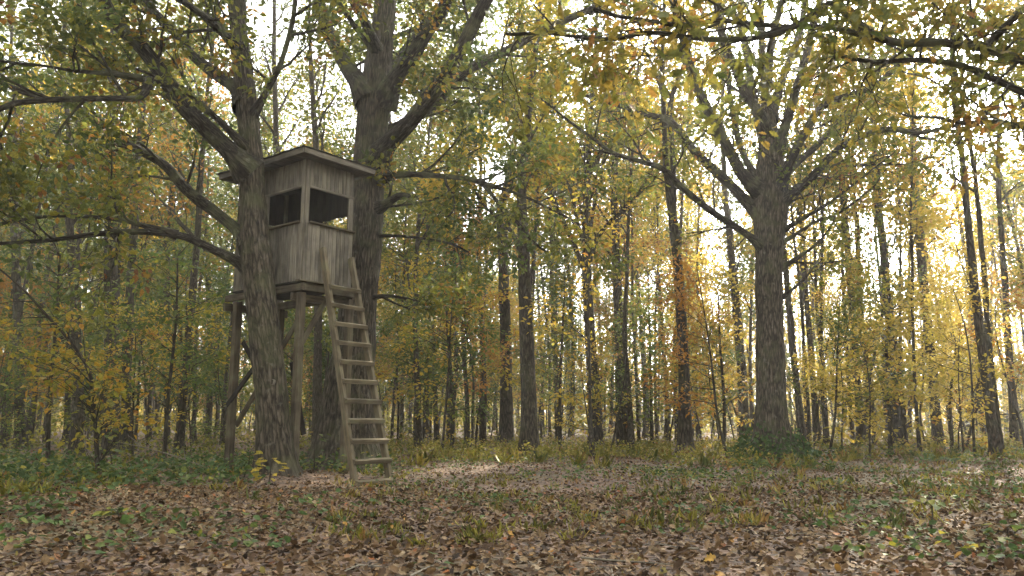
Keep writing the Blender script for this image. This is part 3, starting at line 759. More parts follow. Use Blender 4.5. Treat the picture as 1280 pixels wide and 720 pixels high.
def understory(n, dmin, dmax, gap, big, p=1.0, band=''):
    rows = {}
    for i, (px, x, d) in enumerate(place(n, dmin, dmax, gap, 90, p=p)):
        z = zone(px)
        if z == 4 and d > 40 and rng.random() < .06: continue
        VV = SS if z >= 3 else SV
        k = int(rng.choice(big))
        mats = [(LN, 'green'), (LG, 'golden'), (LR, 'orange'), (LY, 'yellow'), (LV, 'olive')]
        w = [[.42, .1, .16, 0, .32], [.36, .17, .14, .03, .3], [.34, .2, .1, .08, .28], [.2, .3, .12, .2, .18], [.14, .24, .05, .45, .12]][z]
        m, cn = mats[int(rng.choice(5, p=w))]
        root = thing('understory_tree', '', 'young tree', (x, d, float(gz(x, d))), 'young trees', rng.uniform(0, 6.28), rng.uniform(.8, 1.2))
        rows.setdefault(cn, []).append((px, root))
        a = obj('stem', VV[k][0], root); c = obj('crown', VV[k][1], root); setmat(c, m)
    for cn, v in rows.items(): label_row(v, f'{band} {cn} young tree', f'{band} {cn} young trees')
understory(70, 27, 46, 1.5, [0, 1, 2, 3, 4], band='nearer')
understory(170, 46, 85, 1.3, [0, 1, 3, 4], band='far')
understory(26, 20, 27, 1.3, [2, 5], band='low')

# far wood that closes the view
def far_wood():
    n = 520
    T = Tubes()
    P = []
    for i in range(n):
        a = rng.uniform(-.9, .9); d = rng.uniform(92, 150)
        if a > .18 and rng.random() < .0: continue
        x, y = d * math.sin(a), d * math.cos(a)
        z0 = float(gz(x, y)); h = rng.uniform(15, 22)
        T.add(np.array([[x, y, z0 - .5], [x + rng.normal(0, .3), y, z0 + h * .5], [x + rng.normal(0, .6), y, z0 + h]]), [.17, .13, .04], 5, seed=i)
        m = 340
        q = rng.normal(0, 1, (m, 3)) * np.array([2.0, 2.0, 4.2]) + np.array([x, y, z0 + h * .62])
        q[:190, 2] = z0 + np.abs(rng.normal(0, 4.5, 190)); q[:190, :2] += rng.normal(0, 2.5, (190, 2))
        P.append(q)
    P = np.vstack(P)
    N = len(P)
    w = obj('far_wood', T.mesh('far_wood', M['bark_thin']), kind='stuff', label='far wood of thin hazy trunks closing the view', category='wood')
    obj('foliage', leaf_cloud('far_foliage', P, rng.normal(0, 1, (N, 3)), rng.normal(0, 1, (N, 3)), rng.uniform(.3, .6, N), clump_rnd(P, .12), M['leaf_gold'], QUAD), w, kind='stuff')
far_wood()
def surrounding_wood():  # unseen rest of the wood, added to cut level sky light from behind
    T = Tubes(); P = []
    for i in range(210):
        a = rng.uniform(.85, 2 * math.pi - .85); d = rng.uniform(16, 60)
        x, y = d * math.sin(a), d * math.cos(a)
        if abs(x) < .95 * y + 9 and y > 0: continue
        z0 = float(gz(x, y)); h = rng.uniform(15, 21)
        T.add(np.array([[x, y, z0 - .5], [x + rng.normal(0, .3), y, z0 + h * .5], [x + rng.normal(0, .6), y, z0 + h]]), [.2, .15, .05], 6, seed=i)
        q = rng.normal(0, 1, (210, 3)) * np.array([1.9, 1.9, 3.6]) + np.array([x, y, z0 + h * .62])
        q[:80, 2] = z0 + np.abs(rng.normal(0, 4, 80))
        P.append(q)
    P = np.vstack(P); N = len(P)
    w = obj('surrounding_wood', T.mesh('surrounding_wood', M['bark_dark']), kind='stuff', label='unseen wood round the clearing behind the viewer, cutting low sky light', category='wood')
    obj('foliage', leaf_cloud('wood_foliage', P, rng.normal(0, 1, (N, 3)), rng.normal(0, 1, (N, 3)), rng.uniform(.5, .9, N), clump_rnd(P, .2), M['leaf_olive'], QUAD), w, kind='stuff')
surrounding_wood()

# ------------------------------------------------------------------ hunting stand
A0 = R(52)
C0 = (-3.572, 13.31)
WX, LY_ = 1.06, 2.0
ZF, ZS, ZW, ZT = 3.30, 4.31, 4.95, 5.42      # floor, sill, window head, wall top
stand = thing('hunting_stand', 'raised weathered grey wooden hunting stand on posts between two oak trunks', 'hunting stand', (C0[0], C0[1], 0.0), rotz=A0)
_mc = {}
def board_mesh(l, w, t):
    key = (round(l, 3), round(w, 3), round(t, 3))
    if key in _mc: return _mc[key]
    b = min(.006, w * .2, t * .2)
    ring = [(-w / 2 + b, -t / 2), (w / 2 - b, -t / 2), (w / 2, -t / 2 + b), (w / 2, t / 2 - b), (w / 2 - b, t / 2), (-w / 2 + b, t / 2), (-w / 2, t / 2 - b), (-w / 2, -t / 2 + b)]
    zs = [-l / 2, l / 2]
    V = [(x, y, z) for z in zs for x, y in ring]
    F = [(i, (i + 1) % 8, 8 + (i + 1) % 8, 8 + i) for i in range(8)] + [tuple(range(7, -1, -1)), tuple(range(8, 16))]
    me = bpy.data.meshes.new('board'); me.from_pydata(V, [], F); me.update()
    _mc[key] = me
    return me
def board(name, p0, p1, w, t, face, mat, parent):
    """a board from p0 to p1, width w, thickness t, whose broad face looks along `face`"""
    p0, p1, f = Vector(p0), Vector(p1), Vector(face)
    z = (p1 - p0); l = z.length; z.normalize()
    y = (f - z * f.dot(z)).normalized(); x = y.cross(z)
    me = board_mesh(l, w, t)
    if not me.materials: me.materials.append(M['wood_wall'])
    o = obj(name, me, parent)
    m = Matrix((x, y, z)).transposed().to_4x4(); m.translation = (p0 + p1) / 2
    o.matrix_local = m
    setmat(o, mat)
    return o
WW, WB, WD = M['wood_wall'], M['wood_beam'], M['wood_shaded']
jr = random.Random(5)
def clad(origin, along, out, length, z0, z1, name='wall_board', w=.088, mat=WW, tilt=0):
    g0, g1 = (.004, .009) if mat is WW else (.0003, .0008)
    """vertical boards, one by one, on the outside of a wall"""
    n = max(1, round(length / w)); bw = length / n
    for i in range(n):
        s = (i + .5) * bw
        off = jr.uniform(-.003, .004)
        p = Vector(origin) + Vector(along) * s + Vector(out) * off
        board(name, p + Vector((0, 0, z0 + jr.uniform(-.012, .008))), p + Vector((0, 0, z1)), bw - jr.uniform(g0, g1), .02, out, mat, stand)
ZL = ZF - .02
# right-hand front wall (y = 0) and left wall (x = 0)
clad((.06, -.012, 0), (1, 0, 0), (0, -1, 0), WX - .06, ZL, ZS - .02)
clad((.06, -.012, 0), (1, 0, 0), (0, -1, 0), WX - .06, ZW + .02, ZT)
clad((-.012, .06, 0), (0, 1, 0), (-1, 0, 0), LY_ - .06, ZL, ZS - .02)
clad((-.012, .06, 0), (0, 1, 0), (-1, 0, 0), LY_ - .06, ZW + .02, ZT)
# back and right side walls, indoor shade put into the board colour
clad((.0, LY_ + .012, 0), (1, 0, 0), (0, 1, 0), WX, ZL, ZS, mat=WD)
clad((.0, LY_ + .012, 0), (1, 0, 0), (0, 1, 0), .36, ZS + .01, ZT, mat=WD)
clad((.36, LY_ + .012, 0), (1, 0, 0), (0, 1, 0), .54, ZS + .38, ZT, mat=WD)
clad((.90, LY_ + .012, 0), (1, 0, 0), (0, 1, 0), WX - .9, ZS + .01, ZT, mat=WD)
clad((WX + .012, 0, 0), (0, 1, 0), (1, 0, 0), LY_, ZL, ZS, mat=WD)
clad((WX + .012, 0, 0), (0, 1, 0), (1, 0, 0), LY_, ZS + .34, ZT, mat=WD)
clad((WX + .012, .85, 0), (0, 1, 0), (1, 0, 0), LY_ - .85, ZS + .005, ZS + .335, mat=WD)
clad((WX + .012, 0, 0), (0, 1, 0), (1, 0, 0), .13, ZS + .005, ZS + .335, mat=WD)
# corner posts, window posts, sills, heads
for x, y in ((.0, .0), (WX - .03, .03), (.03, LY_ - .03), (WX - .03, LY_ - .03)):
    board('corner_post', (x + .02, y + .02, ZL), (x + .02, y + .02, ZT), .085, .085, (0, -1, 0), WB, stand)
board('corner_board', (.025, -.026, ZL), (.025, -.026, ZT), .085, .018, (0, -1, 0), WW, stand)
board('corner_board', (-.026, .03, ZL), (-.026, .03, ZT), .085, .018, (-1, 0, 0), WW, stand)
board('window_post', (WX - .055, -.008, ZS + .02), (WX - .055, -.008, ZW - .015), .1, .03, (0, -1, 0), WW, stand)
board('window_post', (.0, LY_ - .32, ZS + .02), (.0, LY_ - .32, ZW - .015), .1, .03, (-1, 0, 0), WW, stand)
clad((-.010, 1.12, 0), (0, 1, 0), (-1, 0, 0), LY_ - .32 - 1.12 - .05, ZS + .02, ZW - .02)
board('window_post', (.0, 1.08, ZS + .02), (.0, 1.08, ZW - .015), .08, .03, (-1, 0, 0), WW, stand)
board('window_sill', (.07, -.035, ZS), (WX + .015, -.035, ZS), .035, .09, (0, -1, 0), WB, stand)
board('window_sill', (-.035, .07, ZS), (-.035, LY_, ZS), .035, .09, (-1, 0, 0), WB, stand)
board('window_head', (.07, -.012, ZW), (WX, -.012, ZW), .04, .045, (0, -1, 0), WW, stand)
board('window_head', (-.012, .07, ZW), (-.012, LY_, ZW), .04, .045, (-1, 0, 0), WW, stand)
# ceiling boards and floor boards, coloured dark for the shade inside
n = 9
for i in range(n):
    y0 = (i + .5) * LY_ / n
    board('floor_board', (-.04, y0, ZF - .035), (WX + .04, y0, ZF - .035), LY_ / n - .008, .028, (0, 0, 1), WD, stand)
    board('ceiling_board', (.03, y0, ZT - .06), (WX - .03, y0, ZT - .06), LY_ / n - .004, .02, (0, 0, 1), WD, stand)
# roof: boards, fascias and a dark covering that stands proud
o_ = .27
zr0, zr1 = ZT + .035, ZT + .035
n = 12
for i in range(n):
    y0 = -o_ + (i + .5) * (LY_ + 2 * o_) / n
    board('roof_board', (-o_ + .02, y0, ZT + .06), (WX + o_ - .02, y0, ZT + .06), (LY_ + 2 * o_) / n - .006, .024, (0, 0, 1), WB, stand)
board('fascia', (-o_, -o_, ZT + .05), (WX + o_, -o_, ZT + .05), .095, .024, (0, -1, 0), WW, stand)
board('fascia', (-o_, -o_ + .013, ZT + .05), (-o_, LY_ + o_, ZT + .05), .095, .024, (-1, 0, 0), WW, stand)
board('fascia', (WX + o_, -o_ + .013, ZT + .05), (WX + o_, LY_ + o_, ZT + .05), .095, .024, (1, 0, 0), WW, stand)
board('fascia', (-o_ + .013, LY_ + o_, ZT + .05), (WX + o_ - .013, LY_ + o_, ZT + .05), .095, .024, (0, 1, 0), WW, stand)
# roof covering: three overlapping strips, slightly buckled, sagging over the edge
for i in range(4):
    nxs, nys = 14, 5
    x0, x1 = -o_ - .035, WX + o_ + .035
    ya, yb = -o_ - .035 + i * (LY_ + 2 * o_ + .07) / 4, -o_ - .035 + (i + 1) * (LY_ + 2 * o_ + .07) / 4 + .05
    V, F = [], []
    for t in (0, 1):
        for j in range(nys):
            for k in range(nxs):
                x, y = x0 + (x1 - x0) * k / (nxs - 1), ya + (yb - ya) * j / (nys - 1)
                z = ZT + .105 + .012 * i * 0 + .012 * noise.noise((x * 4, y * 4, 3)) + .014 * j / (nys - 1) - t * .016 + .01
                V.append((x, y, z))
    for t in (0, 1):
        for j in range(nys - 1):
            for k in range(nxs - 1):
                a = t * nxs * nys + j * nxs + k
                f = (a, a + 1, a + nxs + 1, a + nxs)
                F.append(f if t == 0 else f[::-1])
    e = [j * nxs for j in range(nys)]
    rim = list(range(nxs)) + [j * nxs + nxs - 1 for j in range(1, nys)] + list(range(nxs * nys - 2, nxs * (nys - 1) - 1, -1)) + [j * nxs for j in range(nys - 2, 0, -1)]
    for a, b in zip(rim, rim[1:] + rim[:1]):
        F.append((b, a, a + nxs * nys, b + nxs * nys))
    me = bpy.data.meshes.new('roof_covering'); me.from_pydata(V, [], F); me.update(); me.materials.append(M['felt'])
    obj('roof_covering', me, stand)
# platform beams
zb = ZF - .13
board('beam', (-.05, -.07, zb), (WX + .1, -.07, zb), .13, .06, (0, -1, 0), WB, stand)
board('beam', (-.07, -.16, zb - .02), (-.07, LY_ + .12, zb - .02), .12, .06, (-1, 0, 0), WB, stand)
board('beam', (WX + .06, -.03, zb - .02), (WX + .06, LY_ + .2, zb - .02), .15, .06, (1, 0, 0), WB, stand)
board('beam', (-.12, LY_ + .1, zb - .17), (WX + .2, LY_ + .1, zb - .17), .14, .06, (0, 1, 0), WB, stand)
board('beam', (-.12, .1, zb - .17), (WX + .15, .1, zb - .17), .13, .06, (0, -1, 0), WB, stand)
board('platform_board', (-.16, -.1, ZF - .045), (WX + .12, -.1, ZF - .045), .12, .028, (0, 0, 1), WB, stand)
# posts
def foot(x, y):
    wx = C0[0] + x * math.cos(A0) - y * math.sin(A0); wy = C0[1] + x * math.sin(A0) + y * math.cos(A0)
    return float(gz(wx, wy)) - .08
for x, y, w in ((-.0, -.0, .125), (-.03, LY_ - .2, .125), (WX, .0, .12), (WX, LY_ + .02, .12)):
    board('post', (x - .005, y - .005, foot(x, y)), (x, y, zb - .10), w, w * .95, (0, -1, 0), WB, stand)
# braces
board('brace', (.08, .06, 2.72), (.08, LY_ - .2, .85), .10, .035, (-1, 0, 0), WB, stand)
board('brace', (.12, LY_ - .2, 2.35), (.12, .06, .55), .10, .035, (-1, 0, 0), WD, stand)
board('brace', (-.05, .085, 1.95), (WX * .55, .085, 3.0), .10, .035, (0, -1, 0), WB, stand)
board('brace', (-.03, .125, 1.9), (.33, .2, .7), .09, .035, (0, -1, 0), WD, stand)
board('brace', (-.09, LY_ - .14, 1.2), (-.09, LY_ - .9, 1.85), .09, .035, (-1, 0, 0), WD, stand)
board('cross_rail', (-.08, .12, 1.66), (.1, .12, 1.66), .12, .03, (-1, 0, 0), WB, stand)

# ladder
LX0, LX1, LD, LH = .35, .95, 1.12, 3.58
lad = thing('ladder', 'wooden ladder with eleven flat rungs leaning on the hunting stand platform', 'ladder', (C0[0], C0[1], 0.0), rotz=A0)
ztop, ybot, ytop = LH, -LD, -.09
def lad_pt(x, z, spread=0):
    t = z / 3.9
    return Vector((x + spread, -LD + t * (LD - .10), z))
slope = (lad_pt(0, 3.3) - lad_pt(0, 0)).normalized()
nrm_l = Vector((0, -slope.z, slope.y))
for x, zt, dx in ((LX0, 3.88, -.02), (LX1 + .02, 3.80, -.015)):
    p0 = lad_pt(x, -.28, .12 if x > .5 else -.02); p1 = lad_pt(x, zt, -.02)
    board('stile', p0, p1, .07, .12, nrm_l, M['wood_ladder'], lad)
nr_ = 11
for i in range(nr_):
    z = -.06 + i * (3.16 + .06) / (nr_ - 1)
    t = z / 3.3
    a = lad_pt(LX0 - .03, z, -.02 - 0 * t) + nrm_l * .072; b = lad_pt(LX1 + .035, z + jr.uniform(-.006, .006), .12 * (1 - t) - .02 * t) + nrm_l * .072
    board('rung', a, b, .10, .07, Vector((0, -.25, 1)) , M['wood_ladder'], lad)

# ------------------------------------------------------------------ leaf litter
def litter():
    N1, N2, N3 = 46000, 39000, 24000
    P = []
    for n, d0, d1, pw in ((N1, 3.6, 11, 1.15), (N2, 9, 22, 1.2), (N3, 20, 48, 1.2)):
        d = d0 + (d1 - d0) * rng.random(n) ** (1 / pw)
        x = rng.uniform(-.85, .85, n) * d
        P.append(np.stack([x, d, np.zeros(n)], 1))
    P = np.vstack(P)
    d = P[:, 1]
    n = len(P)
    P[:, 2] = gz(P[:, 0], P[:, 1]) + rng.uniform(.0, .05, n) ** 1.0
    nr = rng.normal(0, .58, (n, 3)); nr[:, 2] = 1
    ax = rng.normal(0, 1, (n, 3)); ax[:, 2] *= .35
    sz = rng.uniform(.028, .056, n) * np.where(rng.random(n) < .25, rng.uniform(1.2, 1.7, n), 1) * (1 + np.clip((d - 16) / 30, 0, 1))
    rnd = np.clip(rng.beta(1.5, 1.4, n) * .92 + (rng.random(n) < .05) * .4 - (rng.random(n) < .12) * .3, 0, 1)
    near = np.argsort(d + np.abs(P[:, 0]) * .1 + (np.abs(P[:, 0]) > .68 * d) * 50)[:300]
    # the nearest three hundred leaves one by one
    protos = []
    for k in range(24):
        protos.append(leaf_cloud('leaf', np.zeros((1, 3)), np.array([[0, 1, 0.]]), np.array([[0, 0, 1.]]), np.array([1.0]), np.array([rnd[near[k]]]), M['litter'], LOBED if k % 2 else CURLED, wide=1.15))
    for i, j in enumerate(near):
        o = obj('leaf', protos[i % 24], ground)
        z = Vector(nr[j]).normalized(); y = Vector(ax[j]); y = (y - z * y.dot(z)).normalized(); x = y.cross(z)
        m = Matrix((x, y, z)).transposed().to_4x4(); m.translation = Vector(P[j]) + Vector((0, 0, .012))
        o.matrix_local = m @ Matrix.Scale(float(sz[j]) * 1.1, 4)
    keep = np.ones(n, bool); keep[near] = False
    lob = keep & (d < 9) & (rng.random(n) < .5)
    cur = keep & ~lob & (d < 8.5)
    sim = keep & ~lob & ~cur
    par = None
    for sel, shape in ((lob, LOBED), (cur, CURLED), (sim, SIMPLE)):
        me = leaf_cloud('leaf_litter', P[sel], ax[sel], nr[sel], sz[sel], rnd[sel], M['litter'], shape, wide=1.15)
        obj('leaf_litter', me, ground, kind='stuff')
litter()

# ------------------------------------------------------------------ undergrowth: grass, low green plants
def undergrowth():
    # leafy low plants in drifts
    P, S_, C_ = [], [], []
    def drift(n, px0, px1, d0, d1, h, sz, c0, c1, clump=9):
        m = n // clump
        d = rng.uniform(d0, d1, m); x = (rng.uniform(px0, px1, m) - 640) / FPX * d
        keep = np.sin(x * 1.1 + 2) * np.sin(d * .8) + rng.normal(0, .5, m) > -.25
        x, d = x[keep], d[keep]; m = len(x)
        hh = h * rng.uniform(.4, 1.3, m)
        cc = rng.uniform(c0, c1, m)
        xx = np.repeat(x, clump) + rng.normal(0, .11, m * clump); dd = np.repeat(d, clump) + rng.normal(0, .11, m * clump)
        zz = gz(xx, dd) + np.repeat(hh, clump) * rng.random(m * clump) + .02
        P.append(np.stack([xx, dd, zz], 1)); S_.append(rng.uniform(.6, 1.2, m * clump) * sz); C_.append(np.clip(np.repeat(cc, clump) + rng.normal(0, .1, m * clump), 0, 1))
    drift(7500, -60, 330, 10.5, 19, .26, .085, .0, .75)
    drift(950, -60, 420, 5.5, 10.5, .10, .075, .0, .7, 7)
    drift(1100, 420, 900, 6.5, 14, .07, .06, .0, .6, 6)
    drift(2600, 820, 1340, 8, 17, .10, .07, .0, .75, 7)
    drift(2200, 470, 960, 12.5, 18.5, .12, .065, .1, .9, 6)
    drift(450, 950, 1340, 5, 8, .08, .065, .0, .7, 6)
    drift(5000, 900, 1340, 16, 28, .2, .09, .2, .9)
    drift(1800, 330, 500, 13.5, 19, .3, .085, .1, .9)
    P_, s_, c_ = np.vstack(P), np.concatenate(S_), np.concatenate(C_)
    n = len(P_)
    nr = rng.normal(0, .5, (n, 3)); nr[:, 2] = 1
    ax = rng.normal(0, 1, (n, 3)); ax[:, 2] = np.abs(ax[:, 2]) * .4
    obj('ground_plants', leaf_cloud('ground_plants', P_, ax, nr, s_, c_, M['leaf_plant'], wide=1.3), kind='stuff', label='low green plants growing through the fallen leaves', category='ground cover')
    P.clear(); S_.clear(); C_.clear()
    drift(21000, 470, 960, 17.5, 34, .36, .075, .1, .95)
    drift(7000, -100, 480, 19, 34, .4, .10, .0, .6)
    drift(8000, 940, 1380, 24, 45, .4, .12, .3, 1.0)
    drift(6000, 200, 1380, 34, 60, .5, .16, .3, 1.0)
    drift(9000, -120, 1400, 40, 90, 1.5, .26, .0, .9)
    drift(5000, -120, 520, 24, 60, 1.1, .16, .0, .7)
    drift(16000, -140, 1420, 58, 105, 3.4, .42, .0, .9)
    P_, s_, c_ = np.vstack(P), np.concatenate(S_), np.concatenate(C_)
    n = len(P_)
    nr = rng.normal(0, .6, (n, 3)); nr[:, 2] = .9
    ax = rng.normal(0, 1, (n, 3)); ax[:, 2] = np.abs(ax[:, 2]) * .7
    obj('undergrowth', leaf_cloud('undergrowth', P_, ax, nr, s_, c_, M['leaf_band']), kind='stuff', label='yellow green undergrowth along the far edge of the clearing', category='undergrowth')
    # grass blades in tufts
    G, Ax, Sz, Cc = [], [], [], []
    for n, px0, px1, d0, d1, ln in ((170, 480, 980, 16, 32, .3), (60, -60, 330, 9, 19, .2), (150, 800, 1330, 7, 18, .15), (110, 420, 860, 6, 14, .12), (150, 960, 1330, 18, 32, .26)):
        d = rng.uniform(d0, d1, n); x = (rng.uniform(px0, px1, n) - 640) / FPX * d
        k = 16
        xx = np.repeat(x, k) + rng.normal(0, .05, n * k); dd = np.repeat(d, k) + rng.normal(0, .05, n * k)
        G.append(np.stack([xx, dd, gz(xx, dd)], 1))
        a = rng.normal(0, .55, (n * k, 3)); a[:, 2] = 1; Ax.append(a)
        Sz.append(ln * rng.uniform(.5, 1.2, n * k)); Cc.append(np.clip(np.repeat(rng.random(n), k) + rng.normal(0, .1, n * k), 0, 1))
    G, Ax, Sz, Cc = np.vstack(G), np.vstack(Ax), np.concatenate(Sz), np.concatenate(Cc)
    obj('grass', leaf_cloud('grass', G, Ax, rng.normal(0, 1, (len(G), 3)), Sz, Cc, M['leaf_band'], wide=.035), kind='stuff', label='thin grass tufts scattered between the fallen leaves', category='grass')
undergrowth()

# ------------------------------------------------------------------ single plants
def seedling(label, px, py, height, n, leaf_size, mat, seed, d=None, name='seedling', lean=0.0, c=(.2, .8), cat='seedling', shape=SIMPLE, wide=1.3, spread=.12):
    r = random.Random(seed)
    d = d or ground_d(py)
    b = at(px, py, d); z0 = float(gz(b[0], b[1]))
    root = thing(name, label, cat, (b[0], b[1], z0))
    pts = [np.array([0, 0, -.05])]; dr = np.array([lean, 0, 1.0])
    for k in range(5):
        dr = unit(dr + np.array([r.gauss(0, .12), r.gauss(0, .12), .1])); pts.append(pts[-1] + dr * height / 5)
    T = Tubes(); path = np.array(pts); T.add(path, np.linspace(.007, .003, 6) * (1 + height), 5)
    pos, ax = [], []
    for i in range(n):
        t = r.uniform(.25, 1) * 5; k = min(4, int(t)); p = path[k] + (path[k + 1] - path[k]) * (t - k)
        a = r.uniform(0, 6.28); q = p + np.array([math.cos(a), math.sin(a), r.uniform(-.1, .35)]) * spread * r.uniform(.4, 1.4)
        T.add(np.array([p, (p + q) / 2 + np.array([0, 0, .012]), q]), [.0025, .002, .0015], 3)
        pos.append(q); ax.append([math.cos(a), math.sin(a), r.uniform(-.5, .1)])
    pos, ax = np.array(pos), np.array(ax)
    nr = rng.normal(0, .3, (n, 3)); nr[:, 2] = 1
    obj('stem', T.mesh('stem', M['bark_dark']), root)
    rn = rng.uniform(c[0], c[1], n)
    sz = leaf_size * rng.uniform(.7, 1.2, n)
    for i in range(n if n <= 16 else 0):
        obj('leaf', leaf_cloud('leaf', pos[i:i + 1], ax[i:i + 1], nr[i:i + 1], sz[i:i + 1], rn[i:i + 1], mat, shape, wide), root)
    if n > 16:
        obj('foliage', leaf_cloud('foliage', pos, ax, nr, sz, rn, mat, shape, wide), root)
    return root
LP = M['leaf_plant']
seedling('yellow leaved seedling at the foot of the oak left of the stand post', 335, 606, .42, 16, .13, M['leaf_yellow'], 1, shape=LOBED, c=(.3, .8))
seedling('pale green seedling left of the foot of the oak', 303, 604, .5, 14, .12, M['leaf_gold'], 2, c=(0, .4))
seedling('leafy sprig between the stand post and the thick oak base', 392, 596, .75, 16, .1, LP, 3, c=(.4, 1))
seedling('bright green upright plant behind the lower rungs, near the left end of the fallen branch', 122, 602, .75, 16, .15, LP, 4, c=(.4, .85))
seedling('taller leafy plant rising beside the fallen branch', 142, 588, .95, 16, .13, LP, 5, c=(.45, .9))
seedling('tall thin seedling with pale yellow leaves in the right foreground', 1163, 672, .4, 12, .07, M['leaf_plant'], 6, c=(.6, .95))
seedling('green seedling lying low at the right edge of the foreground', 1262, 676, .16, 12, .11, M['leaf_green'], 7, c=(.5, 1))
seedling('broad dark green leaf plant at the bottom of the clearing, left of centre', 168, 722, .08, 7, .09, LP, 8, c=(.1, .5))
seedling('small green plant among brown leaves at the left edge', 30, 645, .16, 12, .11, LP, 9, c=(.2, .6))
seedling('green and yellow plant among brown leaves below the left oak', 150, 655, .16, 14, .1, LP, 10, c=(.4, .9))
seedling('low green plant in front of the ladder foot', 455, 632, .12, 10, .1, LP, 12, c=(.3, .6))
seedling('low green plant in the foreground below the ladder', 540, 712, .1, 8, .075, LP, 13, c=(.2, .5))
seedling('green tuft plant left of the clearing centre under the post', 300, 660, .12, 12, .1, LP, 14, c=(.2, .6))
seedling('green plant in the clearing in front of the broad oak', 890, 640, .16, 14, .08, LP, 15, c=(.2, .6))
seedling('yellow seedling low at the right foreground near the tall thin one', 1205, 690, .12, 9, .09, M['leaf_yellow'], 16, c=(.1, .5))
seedling('thin bare stemmed sapling with few leaves by the mid-clearing trunk', 598, 575, 1.1, 16, .1, M['leaf_gold'], 17, c=(.1, .6))

# leaning orange sapling on the left
def shrub(name, label, cat, d, stem_px, w, boxes, per_m, mat, leaf_size, seed, base=None):
    r = random.Random(seed)
    b = at(*stem_px[0], d); z0 = float(gz(b[0], b[1]))
    root = thing(name, label, cat, (b[0], b[1], z0)); o = np.array(root.location)
    pts = [at(px, py, d + dd) for px, py, dd in [(p + (0,))[:3] if len(p) == 2 else p for p in stem_px]]
    pts[0][2] = z0 - .1
    path, rr = smooth_path(np.array(pts) - o, np.linspace(w, w * .35, len(pts)) / 2 * d / FPX, .15)
    T = Tubes(); T.add(path, rr, 8)
    anchors = []
    for (px, py, sx, sy, n) in boxes:
        for _ in range(n):
            tgt = at(px + r.gauss(0, sx), py + r.gauss(0, sy), d + r.gauss(0, .9)) - o
            k = np.argmin(np.linalg.norm(path - (tgt - np.array([0, 0, .5])), axis=1)); p = path[k]
            m = (p + tgt) / 2 + np.array([r.gauss(0, .08), r.gauss(0, .08), .06])
            T.add(np.array([p, m, tgt]), [min(.012, rr[k] * .6), .006, .003], 4)
            for q in range(3):
                e = tgt + np.array([r.gauss(0, .28), r.gauss(0, .28), r.gauss(0, .1)])
                T.add(np.array([tgt, (tgt + e) / 2, e]), [.004, .003, .002], 3); anchors.append(np.array([tgt, e]))
    obj('stem', T.mesh('stem', M['bark_dark']), root)
    pos, ax, nr, sz = leaves_on(anchors, per_m, .09, leaf_size, flat=.7)
    obj('crown', leaf_cloud('crown', pos, ax, nr, sz, clump_rnd(pos, 1.5, .5), mat), root)
    return root
shrub('sapling', 'leaning thin sapling with orange yellow leaves at the left edge of the wood', 'sapling', 12.5,
      [(125, 590), (119, 530), (113, 470), (92, 432), (60, 396), (25, 358), (-15, 325)], 6,
      [(100, 480, 45, 26, 15), (60, 450, 45, 26, 10), (140, 510, 30, 22, 8), (40, 400, 40, 30, 7)], 8, M['leaf_amber'], .105, 71)
shrub('sapling', 'wide green and orange sapling in the left wood below the drooping oak limbs', 'sapling', 17,
      [(60, 580), (62, 500), (70, 400), (75, 320)], 6, [(60, 380, 70, 55, 26), (150, 360, 50, 40, 16), (30, 300, 50, 40, 10)], 10, M['leaf_oak'], .12, 72)
shrub('sapling', 'green leaved sapling between the left wood and the hunting stand', 'sapling', 18,
      [(205, 580), (210, 500), (220, 400), (222, 320)], 6, [(230, 380, 45, 60, 26), (180, 420, 40, 50, 14)], 10, M['leaf_green'], .12, 73)
shrub('bush', 'glowing bright yellow bush in the sunlight between dark trunks right of the broad oak', 'bush', 25,
      [(1113, 566), (1111, 500), (1108, 430), (1112, 370)], 6, [(1110, 420, 40, 45, 28), (1075, 470, 35, 35, 18), (1150, 440, 35, 45, 20), (1110, 510, 40, 25, 14), (1100, 350, 30, 25, 8)], 9, M['leaf_yellow'], .17, 74)
shrub('bush', 'pale yellow bush near the right edge behind the stout leaning trunk', 'bush', 27,
      [(1190, 562), (1188, 500), (1195, 430)], 5, [(1190, 440, 40, 45, 16), (1230, 480, 40, 35, 12), (1180, 520, 45, 20, 10)], 8, M['leaf_yellow'], .16, 75)
shrub('sapling', 'yellow green sapling filling the gap right of the ladder', 'sapling', 24,
      [(565, 566), (566, 500), (560, 420), (556, 340)], 6, [(560, 400, 40, 55, 26), (600, 350, 40, 40, 16), (530, 460, 30, 35, 12)], 10, M['leaf_gold'], .14, 76)
shrub('sapling', 'golden sapling spreading low between the thickest trunk and the fan-limbed tree', 'sapling', 25,
      [(700, 566), (700, 500), (702, 440), (705, 380)], 5, [(700, 450, 40, 40, 18), (690, 520, 50, 18, 10), (640, 440, 30, 35, 10)], 9, M['leaf_gold'], .14, 77)
shrub('sapling', 'orange golden sapling with layered leaves left of the forked dark trunk', 'sapling', 27,
      [(815, 560), (814, 500), (812, 420), (810, 340)], 5, [(800, 430, 35, 50, 18), (830, 480, 40, 30, 12), (790, 350, 35, 40, 12)], 9, M['leaf_amber'], .14, 78)
shrub('sapling', 'golden sapling with bright leaves between the forked dark trunk and broad oak', 'sapling', 26,
      [(905, 562), (905, 500), (900, 430), (898, 370)], 5, [(900, 440, 35, 45, 20), (890, 510, 40, 22, 10), (915, 380, 25, 30, 8)], 9, M['leaf_yellow'], .14, 79)

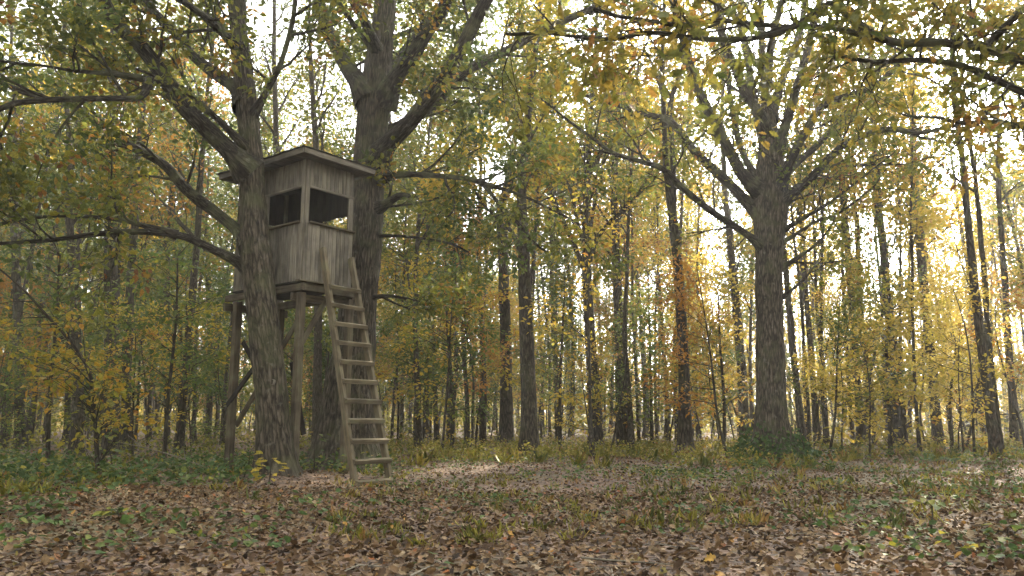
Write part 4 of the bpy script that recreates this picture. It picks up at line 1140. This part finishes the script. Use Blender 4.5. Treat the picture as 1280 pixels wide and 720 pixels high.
# fallen branch on the left
def fallen_branch():
    q = np.array([at(148, 553, 13.6), at(164, 556, 13.6), at(186, 561, 13.5), at(215, 569, 13.5), at(246, 580, 13.4), at(262, 587, 13.4)])
    o = q[-1].copy(); o[2] = gz(o[0], o[1])
    root = thing('fallen_branch', 'thin pale dead branch propped slanting over the plants left of the oak', 'branch', tuple(o))
    T = Tubes(); p, rr = smooth_path(q - o, [.006, .008, .01, .012, .013, .014], .08); T.add(p, rr, 8)
    obj('stick', T.mesh('stick', M['dead_wood']), root)
    for k, v in ((4, (-.25, .1, .18)), (9, (.1, -.2, .22)), (14, (-.1, .15, .2))):
        k = min(k, len(p) - 1); T = Tubes(); T.add(np.array([p[k], p[k] + np.array(v) * .5 + [0, 0, .02], p[k] + np.array(v)]), [.009, .007, .003], 5)
        obj('side_twig', T.mesh('side_twig', M['dead_wood']), root)
fallen_branch()

# ivy at the foot of the broad oak
def ivy():
    o = np.array(oak_c.location)
    root = thing('ivy', 'dark green ivy creeping round the foot of the broad oak', 'ivy', tuple(o))
    n = 1100
    a = rng.uniform(0, 6.28, n); h = np.abs(rng.normal(0, .26, n))
    rad = .50 + .55 * np.exp(-h / .22) + rng.uniform(.02, .16, n)
    pos = np.stack([np.cos(a) * rad, np.sin(a) * rad, h + .02], 1)
    nr = np.stack([np.cos(a), np.sin(a), .8 + 0 * a], 1) + rng.normal(0, .35, (n, 3))
    ax = rng.normal(0, 1, (n, 3))
    obj('foliage', leaf_cloud('foliage', pos, ax, nr, rng.uniform(.06, .12, n), np.clip(rng.normal(.22, .18, n), 0, 1), M['leaf_plant'], wide=1.5), root)
    for k in range(7):
        a0 = rng.uniform(0, 6.28); T = Tubes()
        T.add(np.array([[math.cos(a0 + t * .5) * (1.0 - .45 * t), math.sin(a0 + t * .5) * (1.0 - .45 * t), .02 + t * .9] for t in np.linspace(0, 1, 6)]), np.linspace(.012, .005, 6), 5)
        obj('vine', T.mesh('vine', M['bark_dark']), root)
ivy()

# ------------------------------------------------------------------ air
def haze():
    x, y0, y1, z0, z1 = 195, -195, 195, -1.6, 32
    V = [(sx * x, sy, sz) for sz in (z0, z1) for sy in (y0, y1) for sx in (-1, 1)]
    F = [(0, 2, 3, 1), (4, 5, 7, 6), (0, 1, 5, 4), (2, 6, 7, 3), (0, 4, 6, 2), (1, 3, 7, 5)]
    me = bpy.data.meshes.new('haze'); me.from_pydata(V, [], F); me.update()
    m, N, L = newmat('haze')
    v = N.new('ShaderNodeVolumePrincipled')
    v.inputs['Color'].default_value = (.96, .96, .94, 1)
    v.inputs['Density'].default_value = .0011
    v.inputs['Anisotropy'].default_value = .45
    o = N.new('ShaderNodeOutputMaterial'); L.new(v.outputs[0], o.inputs['Volume'])
    me.materials.append(m)
    obj('haze', me, kind='stuff')
haze()

# dead twigs lying among the leaves
def twigs_on_floor():
    T = Tubes()
    for i in range(150):
        d = 4.2 + 20 * rng.random() ** 1.5; x = rng.uniform(-.72, .72) * d; a = rng.uniform(0, 6.28); l = rng.uniform(.15, .8)
        p = np.array([[x + math.cos(a) * l * t + rng.normal(0, .02), d + math.sin(a) * l * t + rng.normal(0, .02), 0] for t in (0, .33, .66, 1)])
        p[:, 2] = gz(p[:, 0], p[:, 1]) + rng.uniform(.015, .06, 4)
        T.add(p, np.linspace(1, .4, 4) * rng.uniform(.003, .009), 5)
    obj('dead_twigs', T.mesh('dead_twigs', M['dead_wood']), kind='stuff', label='thin dead twigs lying among the fallen leaves', category='twigs')
twigs_on_floor()
